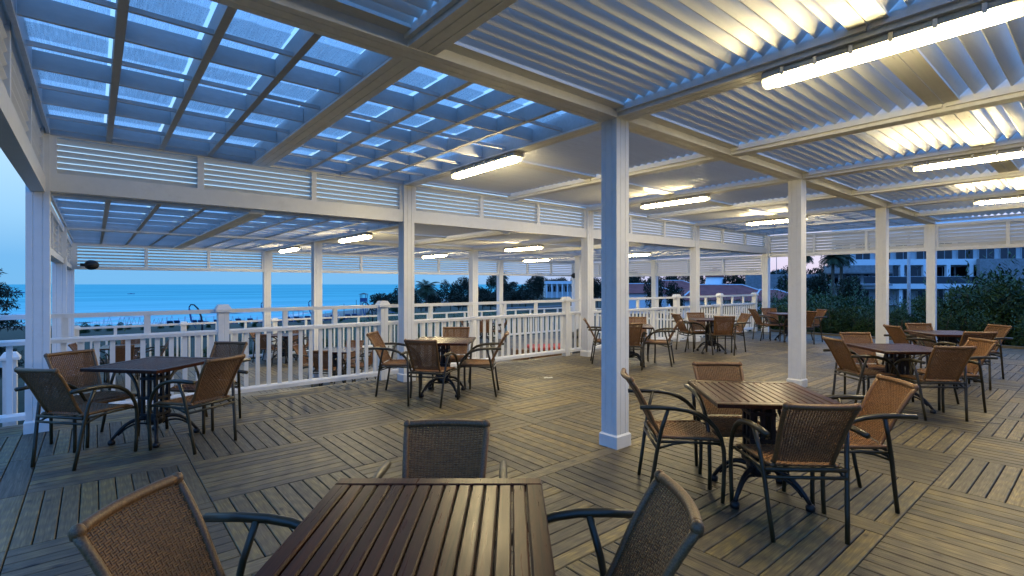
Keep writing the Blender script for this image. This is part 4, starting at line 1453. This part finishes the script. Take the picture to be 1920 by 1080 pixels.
for i, (u, d, vt) in enumerate(((138, 30, 606), (160, 31, 604), (182, 33, 606), (205, 33, 607), (226, 34, 603), (240, 35, 610), (500, 40, 622), (535, 42, 620), (560, 44, 619), (600, 47, 612), (625, 50, 606), (660, 54, 598), (690, 58, 584), (720, 60, 578), (745, 62, 572), (300, 36, 631), (322, 38, 628), (350, 34, 634), (392, 36, 632), (425, 38, 628), (455, 37, 630), (478, 36, 630), (515, 34, 630), (590, 38, 626), (640, 42, 618), (675, 45, 612), (715, 50, 604), (740, 52, 600), (270, 34, 634))):
    l = PX(u, d); z0 = ground_z(l, d) - .1
    shrub('dune_bush', f'dark bush on the slope above the beach, {nth(i)} from the left', W(l, d, z0), k, max(.3, (ZV(vt, d) - z0) / 1.75), 'dark bushes above the beach'); k += 1

def tree_mesh(seed, h, r, n, ll, lw, kind='round'):
    rng = random.Random(seed); m = MB(); tr = MB()
    bl = []
    if kind == 'round':
        for _ in range(16):
            a = rng.uniform(0, 6.28); rr = r*rng.uniform(.1, .75); z = h*rng.uniform(.42, .92)
            s = r*rng.uniform(.28, .48)*(1.15 - .4*abs(z/h - .65))
            bl.append((rr*math.cos(a), rr*math.sin(a), z, s, s, s*.8))
    elif kind == 'cone':
        for q in range(12):
            z = h*(.2 + .75*q/11); s = r*(1.05 - q/11*.9)
            for _ in range(3):
                a = rng.uniform(0, 6.28); bl.append((s*.55*math.cos(a), s*.55*math.sin(a), z, s*.55, s*.55, h*.055))
    elif kind == 'umbrella':
        for _ in range(12):
            a = rng.uniform(0, 6.28); rr = r*rng.uniform(.1, .8)
            bl.append((rr*math.cos(a), rr*math.sin(a), h*rng.uniform(.84, .95), r*.35, r*.35, h*.07))
    leaves(m, bl, n, ll, lw, rng)
    tr.tube([(0, 0, 0), (rng.uniform(-.1, .1), 0, h*.35), (rng.uniform(-.2, .2), rng.uniform(-.2, .2), h*.75)], [h*.03, h*.022, h*.008], 7)
    for b in bl[::2]:
        tr.tube([(0, 0, h*.32), (b[0]*.5, b[1]*.5, (h*.32 + b[2])*.5 + .1), (b[0], b[1], b[2])], [h*.013, h*.009, h*.003], 5)
    return m.mesh('crown', M['leafdark']), tr.mesh('trunk', M['trunk'])
TR = {'round': [tree_mesh(11+i, 6, 3.2, 2300, .42, .22) for i in range(3)], 'cone': [tree_mesh(21, 8, 2.2, 2200, .4, .12, 'cone')],
      'umbrella': [tree_mesh(31, 7, 3, 1500, .4, .16, 'umbrella')]}
def tree(label, u, d, vtop, kind='round', wpx=None, base=None, group='dark trees beyond the terrace', name='tree', i=0):
    l = PX(u, d); z0 = ground_z(l, d) - .1 if base is None else base
    H = ZV(vtop, d) - z0
    h0 = {'round': 6.0, 'cone': 8.0, 'umbrella': 6.9}[kind]; r0 = {'round': 3.3, 'cone': 2.2, 'umbrella': 3.2}[kind]
    s = H / h0; sx = s if wpx is None else (wpx/942.25*d/2) / r0
    t = thing(name, label, 'tree', W(l, d, z0), random.uniform(0, 6.28), group); t.scale = (sx, sx, s)
    a, b_ = TR[kind][i % len(TR[kind])]
    obj('crown', a, t); obj('trunk', b_, t)
    return t
far = [(712, 85, 553, 'round', 55), (738, 90, 548, 'round', 50), (765, 95, 540, 'round', 50), (790, 92, 545, 'round', 50), (815, 88, 543, 'round', 55), (845, 92, 530, 'round', 38), (868, 90, 524, 'round', 40),
       (890, 95, 532, 'round', 50), (905, 85, 541, 'round', 45), (930, 100, 519, 'round', 34), (945, 105, 524, 'round', 36), (975, 110, 533, 'round', 60), (1008, 80, 517, 'round', 40), (1000, 120, 522, 'round', 40),
       (960, 90, 546, 'round', 60), (985, 95, 545, 'round', 50), (860, 80, 548, 'round', 60), (920, 78, 549, 'round', 60), (1085, 130, 519, 'round', 40), (1050, 150, 520, 'round', 50), (1030, 150, 523, 'round', 40),
       (1190, 60, 512, 'round', 55), (1225, 70, 515, 'round', 50), (1265, 95, 516, 'round', 60), (1300, 100, 512, 'round', 60), (1385, 95, 512, 'round', 50), (1425, 90, 508, 'round', 60), (1345, 110, 516, 'round', 60),
       (1455, 85, 505, 'round', 45), (1490, 95, 503, 'round', 50), (1520, 80, 507, 'round', 50), (1548, 78, 508, 'round', 45), (1480, 60, 520, 'round', 50), (1530, 58, 522, 'round', 55), (1120, 70, 520, 'round', 50)]
for i, (u, d, v, kd, wpx) in enumerate(far):
    grp = lambda a, b_: sorted(f[0] for f in far if a <= f[0] < b_)
    if u < 1100: nm = f'dark dense tree between sea and villa, {nth(grp(0, 1100).index(u))} from the left'
    elif u < 1440: nm = f'dark tree behind the tiled roofs, {nth(grp(1100, 1440).index(u))} from the left'
    else: nm = f'dark tree on the rise left of the hotel, {nth(grp(1440, 2000).index(u))} from the left'
    tree(nm, u, d, v, kd, wpx, None, 'dark trees between sea and lawn' if u < 1100 else ('dark trees behind the tiled roofs' if u < 1440 else 'dark trees left of the hotel'), 'tree', i)
tree('conical dark tree rising against the pale sky left of the hotel', 1541, 62, 478, 'cone', 34)
tree('umbrella shaped pine on the skyline right of the tall dark trees', 961, 120, 529, 'umbrella', 22, None, 'dark trees beyond the terrace')
tree('round clipped tree in front of the tiled roofs', 1266, 34, 528, 'round', 46, -1.6, 'garden trees', 'tree', 1)
tree('darker garden tree left of the round clipped tree', 1228, 36, 530, 'round', 40, -1.6, 'garden trees', 'tree', 2)
tree('broad dark bushy tree behind the hedge, left of the hotel columns', 1590, 34, 524, 'round', 60, -1.6, 'garden trees', 'tree', 0)

def palm_mesh(seed, R_, nf, fan=False):
    rng = random.Random(seed); m = MB()
    for k in range(nf):
        a = 2*math.pi*k/nf + rng.uniform(-.2, .2); el = rng.uniform(-.3, 1.25); L = R_*rng.uniform(.8, 1.1)
        prev = Vector((0, 0, 0)); dirv = Vector((math.cos(a)*math.cos(el), math.sin(a)*math.cos(el), math.sin(el)))
        pts = [prev]
        for q in range(7):
            dirv = (dirv + Vector((0, 0, -.20))).normalized(); prev = prev + dirv*L/7; pts.append(prev)
        for q in range(1, 8):
            t = (pts[q] - pts[q-1]).normalized(); s = t.cross(Vector((0, 0, 1))).normalized()
            w_ = L*.30*math.sin(math.pi*(q+.6)/9)
            for sd in (-1, 1):
                for f in (0, .5):
                    c = pts[q-1] + (pts[q]-pts[q-1])*f
                    e = c + s*sd*w_ + t*L*.10 - Vector((0, 0, w_*.45))
                    m.add([c, c + t*L*.075, e], [[0, 1, 2]], None, rng.uniform(.02, 1))
        m.tube(pts, [R_*.012]*8, 3)
    return m.mesh('fronds', M['palmleaf'])
PMS = palm_mesh(5, 2.0, 46)
def palm(label, u, d, vc, R_, base=None):
    l = PX(u, d); z0 = ground_z(l, d) if base is None else base; zc = ZV(vc, d)
    t = thing('palm_tree', label, 'palm tree', W(l, d, z0), random.uniform(0, 6), 'palm trees')
    h = zc - z0
    tr = MB().tube([(0, 0, 0), (.06, 0, h*.5), (0, 0, h)], [.22, .17, .15], 8)
    obj('trunk', tr.mesh('trunk', M['trunk']), t)
    o = obj('crown', PMS, t, (0, 0, h)); o.scale = (R_/2,)*3
palm('palm with a feathery crown rising above the dark trees', 799, 72, 539, 2.0)
palm('tall palm between two sea side posts', 940, 78, 518, 1.4)
palm('dark palm against the sky beside the hotel, left one', 1562, 55, 482, 1.5)
palm('dark palm against the sky beside the hotel, right one', 1577, 58, 480, 1.7)
palm('dark palm whose fronds hang beside the post left of the hotel', 1508, 50, 478, 1.2)

# the tree at the far left edge
rng = random.Random(77)
t = thing('pine_tree', 'dark drooping pine branches at the far left edge against the sky', 'tree', W(PX(-60, 13), 13, -1.3), 0)
tr = MB(); tr.tube([(0, 0, 0), (.05, 0, 2), (0, .1, 4.6)], [.16, .12, .05], 8)
m = MB()
for (dx, z, L) in ((1.10, 2.75, 1), (1.05, 2.45, 1), (1.25, 1.95, 1), (1.0, 2.1, 1), (.8, 2.9, 1), (.6, 3.3, 1), (-.8, 2.8, 1), (.3, 1.5, 1), (.8, 1.35, 1), (1.15, 1.2, 1), (1.2, .95, 1), (.7, .8, 1), (1.3, .7, 1), (-.7, 1.6, 1)):
    lx, ly = CS*dx, -SN*dx
    tr.tube([(0, 0, z - .3), (lx*.5, ly*.5, z + .1), (lx, ly, z)], [.035, .02, .008], 5)
    leaves(m, [(lx*f, ly*f, z - .1*f, .22, .22, .15) for f in (.55, .8, 1.0)], 330, .17, .022, rng, .5, .1)
obj('trunk', tr.mesh('trunk', M['trunk']), t); obj('crown', m.mesh('crown', M['leafdark']), t)

# ------------------------------------------------------------------ beach furniture, boats
def at_ground(u, d): 
    l = PX(u, d); return W(l, d, ground_z(l, d))
fm = MB()
fm.bar((-.55, 0, 0), (.05, 0, 2.0), .07, .07).bar((.55, 0, 0), (.05, 0, 2.0), .07, .07).bar((-.3, .0, .9), (.3, 0, .9), .05, .05)
fmesh = fm.mesh('shade_frame', M['bluewhite'])
us = [195, 205, 225, 233, 242, 251, 262, 271, 280, 289, 297, 304, 313, 322, 335, 347, 360, 374, 386, 401, 412, 424, 436, 447, 458, 470, 482, 530, 545, 610, 622, 634]
for i, u in enumerate(us):
    d = 100 + (u-195)*.01 + random.uniform(-3, 3)
    t = thing('shade_frame', f'white bare sunshade frame at the water edge, {nth(i)} from the left', 'sunshade frame', at_ground(u, d), -YAW + random.uniform(-.5, .5), 'bare sunshade frames along the water', fmesh)
    t.scale = (1, 1, random.uniform(.7, 1.1))
lm = MB().box(-.3, .3, -.9, .5, .28, .38).box(-.28, -.22, -.85, -.8, 0, .279).box(.22, .28, -.85, -.8, 0, .279).box(-.28, -.22, .4, .45, 0, .279).box(.22, .28, .4, .45, 0, .279)
lm.bar((0, .5, .34), (0, 1.0, .75), .6, .08)
lmesh = lm.mesh('beach_lounger', M['blue'])
for r in range(4):
    for q in range(20):
        u = 318 + q*22 + random.uniform(-5, 5) + r*6; d = 62 + r*9 + random.uniform(-1, 1)
        if 480 < u < 520 and r == 0: continue
        thing('beach_lounger', f'blue lounger on the sand, {ORD[q]} from the left in the {ORD[r]} row from us', 'beach lounger', at_ground(u, d), -YAW + R(200) + random.uniform(-.2, .2), 'blue loungers in rows on the beach', lmesh)
def parasol(label, u, d, vt, flip=1):
    h = (ZV(vt, d) - ground_z(PX(u, d), d)) / .98
    t = thing('cantilever_parasol', label, 'parasol', at_ground(u, d), -YAW, 'folded cantilever parasols')
    m = MB(); P = []
    for q in range(11):
        a = q/10*math.pi*.95
        P.append((flip*(.25 - .55*(1-math.cos(a))*.55*h/2), 0, h*(.35 + .62*math.sin(a*.62)) if q else 0))
    P = [(flip*.32, 0, 0), (flip*.34, 0, h*.3), (flip*.28, 0, h*.6), (flip*.10, 0, h*.85), (flip*-.12, 0, h*.97), (flip*-.30, 0, h*.98), (flip*-.40, 0, h*.90)]
    m.tube(P, [.055, .055, .05, .045, .04, .035, .03], 8)
    obj('arm', m.mesh('arm', M['black'], True), t)
    obj('folded_canopy', MB().tube([(flip*-.40, 0, h*.90), (flip*-.38, 0, h*.82), (flip*-.28, 0, h*.5), (flip*.0, 0, h*.25)], [.02, .05, .045, .02], 8).mesh('folded_canopy', M['blue'], True), t)
    obj('base', MB().box(-.1, .7 if flip > 0 else .1, -.4, .4, 0, .08).mesh('base', M['black']), t)
parasol('folded cantilever parasol, tallest, above the left railing', 368, 28, 571)
parasol('folded cantilever parasol behind the slim sea side post', 499, 40, 567)
parasol('folded cantilever parasol left of the wide lower terrace post', 588, 40, 564)
parasol('folded cantilever parasol with a pale arm before the dark bushes', 690, 36, 567)
parasol('folded cantilever parasol lower down beside the pale armed one', 698, 42, 572, -1)
p = at_ground(555, 120); hh = 3.0
t = thing('beach_gazebo', 'small open gazebo with pointed roof at the water edge', 'gazebo', p, -YAW)
obj('roof', MB().add([(-1.5,-1.5,hh*.72),(1.5,-1.5,hh*.72),(1.5,1.5,hh*.72),(-1.5,1.5,hh*.72),(0,0,hh)], [[0,1,4],[1,2,4],[2,3,4],[3,0,4],[3,2,1,0]]).mesh('roof', M['blue']), t)
pm_ = MB().box(-.07, .07, -.07, .07, 0, hh*.72).mesh('gazebo_post', M['bluewhite'])
for x in (-1.2, 1.2):
    for y in (-1.2, 1.2): obj('post', pm_, t, (x, y, 0))
obj('rail', MB().box(-1.13, 1.13, -1.23, -1.17, .1, .8).box(-1.13, 1.13, 1.17, 1.23, .1, .8).mesh('rail', M['bluewhite']), t)
t = thing('watch_tower', 'dark lifeguard watch tower with a hut on top', 'watch tower', at_ground(682, 112), -YAW)
zt = ZV(549, 112) - ground_z(PX(682, 112), 112)
obj('hut', MB().box(-.65, .65, -.65, .65, zt - 2.0, zt - 1.15).mesh('hut', M['blue']), t)
obj('roof', MB().add([(-.95,-.95,zt-.35),(.95,-.95,zt-.35),(.95,.95,zt-.35),(-.95,.95,zt-.35),(0,0,zt)], [[0,1,4],[1,2,4],[2,3,4],[3,0,4],[3,2,1,0]]).mesh('roof', M['black']), t)
q = MB().box(-.06, .06, -.06, .06, 0, zt - 2.0).mesh('tower_leg', M['blue']); q2 = MB().box(-.05, .05, -.05, .05, zt - 1.15, zt - .35).mesh('hut_post', M['blue'])
for x in (-.6, .6):
    for y in (-.6, .6): obj('leg', q, t, (x, y, 0)); obj('hut_post', q2, t, (x, y, 0))
for i, (u, d, h) in enumerate(((645, 100, 3.4), (668, 100, 4.0), (663, 104, 3.0))):
    thing('flag_pole', ['slim bare pole on the beach, left', 'slim bare pole on the beach, tallest', 'slim bare pole on the beach, shortest'][i], 'pole', at_ground(u, d), 0, 'bare poles on the beach',
          MB().tube([(0, 0, 0), (0, 0, h)], [.07, .04], 6).mesh('flag_pole', M['black']))
def boat(label, u, d, L):
    t = thing('boat', label, 'boat', W(PX(u, d), d, SEA), -YAW + .15, 'small boats on the sea')
    m = MB(); pr = [(-.5, .0, .5), (-.45, .13, .55), (0, .16, .5), (.4, .10, .6), (.5, 0, .75), (.4, -.10, .6), (0, -.16, .5), (-.45, -.13, .55)]
    n = len(pr)
    vs = [(p[0]*L*.92, p[1]*L*.8, -.1) for p in pr] + [(p[0]*L, p[1]*L, p[2]*L*.12) for p in pr]
    m.add(vs, [[i, (i+1) % n, n+(i+1) % n, n+i] for i in range(n)] + [list(range(n, 2*n))])
    obj('hull', m.mesh('hull', M['blue']), t)
    obj('cabin', MB().box(-.12*L, .1*L, -.07*L, .07*L, .0601*L, .11*L).mesh('cabin', M['blue']), t)
boat('long low boat on the sea at the far left edge', 34, 500, 12)
boat('small boat on the sea above the left railing', 246, 440, 6)

# ------------------------------------------------------------------ buildings
def facade_windows(t, x0, x1, z0, z1, y, n, frame='bluewhite', wf=.75):
    p = (x1 - x0)/n
    gm_ = MB().box(-p*wf/2, p*wf/2, -.02, .02, 0, z1 - z0).mesh('pane', M['darkglass'])
    fr = MB()
    e = .06
    a = p*wf/2
    fr.box(-a-e, -a, -.05, .05, -e, z1-z0+e).box(a, a+e, -.05, .05, -e, z1-z0+e).box(-a, a, -.05, .05, z1-z0, z1-z0+e).box(-a, a, -.05, .05, -e, 0).box(-.03, .03, -.045, .045, 0, z1-z0)
    fm_ = fr.mesh('window_frame', M[frame])
    for q in range(n):
        o = obj('window', fm_, t, (x0 + p*(q+.5), y, z0)); obj('pane', gm_, o)
D_ = 66.0; k_ = D_/942.25
t = thing('hotel', 'long hotel with white balcony bands, dark openings and a curved stone clad corner', 'hotel', W(PX(1562, D_), D_, 0), -YAW - R(8))
X1 = 34.0
zA0, zA1, zB0, zB1, zT = ZV(541.5, D_), ZV(532, D_), ZV(497, D_), ZV(486, D_), ZV(486, D_) + 2.6
SLP = [(2.4, 5.6), (X1, 5.6), (X1, 12), (9.4, 12)]
obj('back_wall', MB().prism(SLP, -1.4, zT + 3.4).mesh('back_wall', M['facade']), t)
obj('balcony_slab', MB().box(2.1, X1, 1.0, 5.58, zA0, zA1).mesh('balcony_slab', M['facade']), t)
obj('balcony_slab', MB().box(1.9, X1, 1.2, 5.58, zB0, zB1).mesh('balcony_slab', M['facade']), t)
obj('roof_slab', MB().prism([(1.9, 1.2), (X1, 1.2), (X1, 5.58), (2.4, 5.58)], zT + .02, zT + .8).mesh('roof_slab', M['facade']), t)
c = MB(); ns = 14; pr = []
for q in range(ns + 1):
    a = math.pi*(1.0 + .5*q/ns); pr.append((2.6 + 2.6*math.cos(a), 2.7 + 2.6*math.sin(a)))
pr += [(7.2, .1)]
prof = pr + [(p[0] + .0, p[1]) for p in []]
inner = [(p[0]*.94 + .28, p[1] + .22) for p in pr][::-1]
c.prism(pr + inner, ZV(513.5, D_), ZV(497.5, D_))
obj('curved_parapet', c.mesh('curved_parapet', M['stone']), t)
obj('corner_floor', MB().prism(pr + [(7.2, 5.5), (.2, 5.5)], ZV(532, D_) - .25, ZV(532, D_) - .05).mesh('corner_floor', M['stone']), t)
obj('corner_ceiling', MB().prism(pr + [(7.2, 5.5), (.2, 5.5)], ZV(513.5, D_), ZV(513.5, D_) + .15).mesh('corner_ceiling', M['stone']), t)
cm = MB().box(-.2, .2, -.2, .2, 0, ZV(513.5, D_) - zA1).mesh('stone_pier', M['stone'])
for u in (1583, 1619, 1652): obj('pier', cm, t, ((u-1562)*k_, 1.2, zA1))
cm = MB().box(-.22, .22, -.22, .22, 0, zB0 - zA1).mesh('column', M['facade'])
for u in (1690, 1729, 1768, 1806, 1845, 1884, 1925): obj('column', cm, t, ((u-1562)*k_, 1.4, zA1))
cm = MB().box(-.2, .2, -.2, .2, -1.4, zA0).mesh('support', M['facade'])
for u in (1612, 1690, 1768, 1845, 1920): obj('support', cm, t, ((u-1562)*k_, 1.7, 0))
facade_windows(t, 2.5, X1 - .5, zA1 + .05, zB0 - .15, 5.52, 10, 'facade', .93)
facade_windows(t, 2.5, X1 - .5, zB1 + .15, zT - .2, 5.52, 12, 'facade', .72)
facade_windows(t, 2.5, X1 - .5, -1.0, zA0 - .3, 5.52, 12, 'facade', .6)
rm = MB().box(2.2, X1, 1.05, 1.10, zA1 + .92, zA1 + .97)
obj('balcony_rail', rm.mesh('balcony_rail', M['bluewhite']), t)
obj('balcony_glass', MB().box(2.2, X1, 1.06, 1.09, zA1 + .02, zA1 + .9).mesh('balcony_glass', M['darkglass']), t)
obj('stone_block', MB().box((1812-1562)*k_, X1, .4, .98, ZV(545, D_), ZV(486.5, D_)).mesh('stone_block', M['stone']), t)
t = thing('retaining_wall', 'long grey retaining wall with plants below it, left of the hotel', 'wall', W(PX(1400, 72), 72, -1.4), -YAW, None,
          MB().box(0, 11.5, 0, .4, 0, ZV(514, 72) + 1.4).mesh('retaining_wall', M['stone']))
t = thing('villa', 'low white villa with tall columns on the far right shore', 'villa', W(PX(1023, 118), 118, -1.6), -YAW + .05)
w_ = 10.4; hz = ZV(527, 118) + 1.6
obj('wall', MB().box(.3, w_, 2.0, 7, 0, hz - .7).mesh('wall', M['facade']), t)
obj('roof', MB().box(-.1, w_ + .3, -.2, 7.3, hz - .68, hz).mesh('roof', M['facade']), t)
cm = MB().box(-.13, .13, -.13, .13, 0, hz - .7).mesh('column', M['facade'])
for q in range(9): obj('column', cm, t, (.2 + q*1.25, 0, 0))
facade_windows(t, .5, w_ - .2, 1.4, hz - 1.2, 1.95, 7, 'facade', .7)
def hip_house(label, u, d, wx, wy, ve, vr, rz=0.0):
    ze, zr = ZV(ve, d), ZV(vr, d)
    t = thing('tiled_house', label, 'house', W(PX(u, d), d, -1.35), -YAW + rz, 'houses with red tiled roofs')
    e = ze + 1.35; r = zr + 1.35
    obj('wall', MB().box(-wx/2 + .5, wx/2 - .5, -wy/2 + .5, wy/2 - .5, 0, e - .06).mesh('wall', M['facade']), t)
    a, b_ = wx/2, wy/2; rr = max(.2, a - b_*.9)
    m = MB().add([(-a,-b_,e),(a,-b_,e),(a,b_,e),(-a,b_,e),(-rr,0,r),(rr,0,r)], [[0,1,5,4],[1,2,5],[2,3,4,5],[3,0,4],[3,2,1,0]])
    ro = obj('roof', m.mesh('roof', M['tile']), t)
    rg = MB().tube([(-rr, 0, r), (rr, 0, r)], .07, 6).tube([(a, -b_, e), (rr, 0, r)], .07, 6).tube([(-a, -b_, e), (-rr, 0, r)], .07, 6)
    obj('ridge', rg.mesh('ridge', M['bluewhite']), ro)
hip_house('house with a wide red tiled roof left of the railing end', 1350, 46, 9.5, 6.0, 561, 534)
hip_house('house with a red tiled roof ending at the railing corner', 1440, 42, 5.4, 4.4, 563, 543, .1)
hip_house('small red roofed house left of the round clipped tree', 1195, 52, 7.0, 5.0, 549, 532)
hip_house('red roofed house farther back above the round clipped tree', 1255, 72, 9.0, 6.0, 541, 526)
t = thing('windmill_tower', 'white tapering windmill tower above the tiled roof', 'tower', W(PX(1340, 66), 66, -1.4), 0)
h = ZV(505, 66) + 1.4
obj('body', MB().lathe([(1.55, 0), (1.05, h - 1)], 18).mesh('body', M['facade'], True), t)
obj('cap', MB().lathe([(1.2, h - .99), (1.1, h - .6), (.1, h + .3)], 18).mesh('cap', M['tile']), t)
obj('window', MB().box(-.2, .2, -1.33, -1.2, h*.62, h*.62 + .6).mesh('window', M['darkglass']), t)
t = thing('distant_house', 'small pale house with a low roof far off against the sky', 'house', W(PX(1470, 150), 150, -1.4), -YAW)
obj('wall', MB().box(-1.6, 1.6, 0, 4, 0, ZV(509, 150) + 1.4).mesh('wall', M['facade']), t)
obj('roof', MB().prism([(-2.0, ZV(509, 150) + 1.402), (2.0, ZV(509, 150) + 1.402), (0, ZV(504.5, 150) + 1.4)], -.3, 4.3, 'Y').mesh('roof', M['stone']) if False else
    MB().add([(-2, -.3, ZV(509,150)+1.402), (2, -.3, ZV(509,150)+1.402), (2, 4.3, ZV(509,150)+1.402), (-2, 4.3, ZV(509,150)+1.402), (0, 2, ZV(504.5,150)+1.4)], [[0,1,4],[1,2,4],[2,3,4],[3,0,4],[3,2,1,0]]).mesh('roof', M['stone']), t)
t = thing('lamp_post', 'slim pale lamp post between the two far right posts', 'lamp post', W(PX(1704, 23), 23, -1.3), 0)
obj('pole', MB().tube([(0, 0, 0), (0, 0, 5.2)], [.085, .055], 10).mesh('pole', M['copper'], True), t)
obj('lantern', MB().lathe([(.06, 5.2), (.16, 5.3), (.18, 5.6), (.05, 5.75)], 12).mesh('lantern', M['bluewhite'], True), t)
t = thing('garden_lantern', 'small white roofed garden lantern beyond the side railing', 'lantern', W(PX(1255, 27), 27, -1.4), 0)
obj('pole', MB().tube([(0, 0, 0), (0, 0, 1.55)], .035, 8).mesh('pole', M['black']), t)
obj('light_box', MB().box(-.08, .08, -.08, .08, 1.551, 1.72).mesh('light_box', M['darkglass']), t)
obj('roof', MB().lathe([(.22, 1.722), (.18, 1.75), (.05, 1.85), (.02, 1.95)], 12).mesh('roof', M['bluewhite'], True), t)
for i, (u, d) in enumerate(((1443, 70), (1456, 75), (1546, 70))):
    thing('street_pole', ['thin street pole against the pale sky, left', 'thin street pole against the pale sky, second', 'thin street pole beside the conical tree'][i], 'pole', W(PX(u, d), d, -1.4), 0, 'thin poles against the sky',
          MB().tube([(0, 0, 0), (0, 0, ZV(478, d) + 1.4)], [.07, .04], 6).mesh('street_pole', M['stone']))
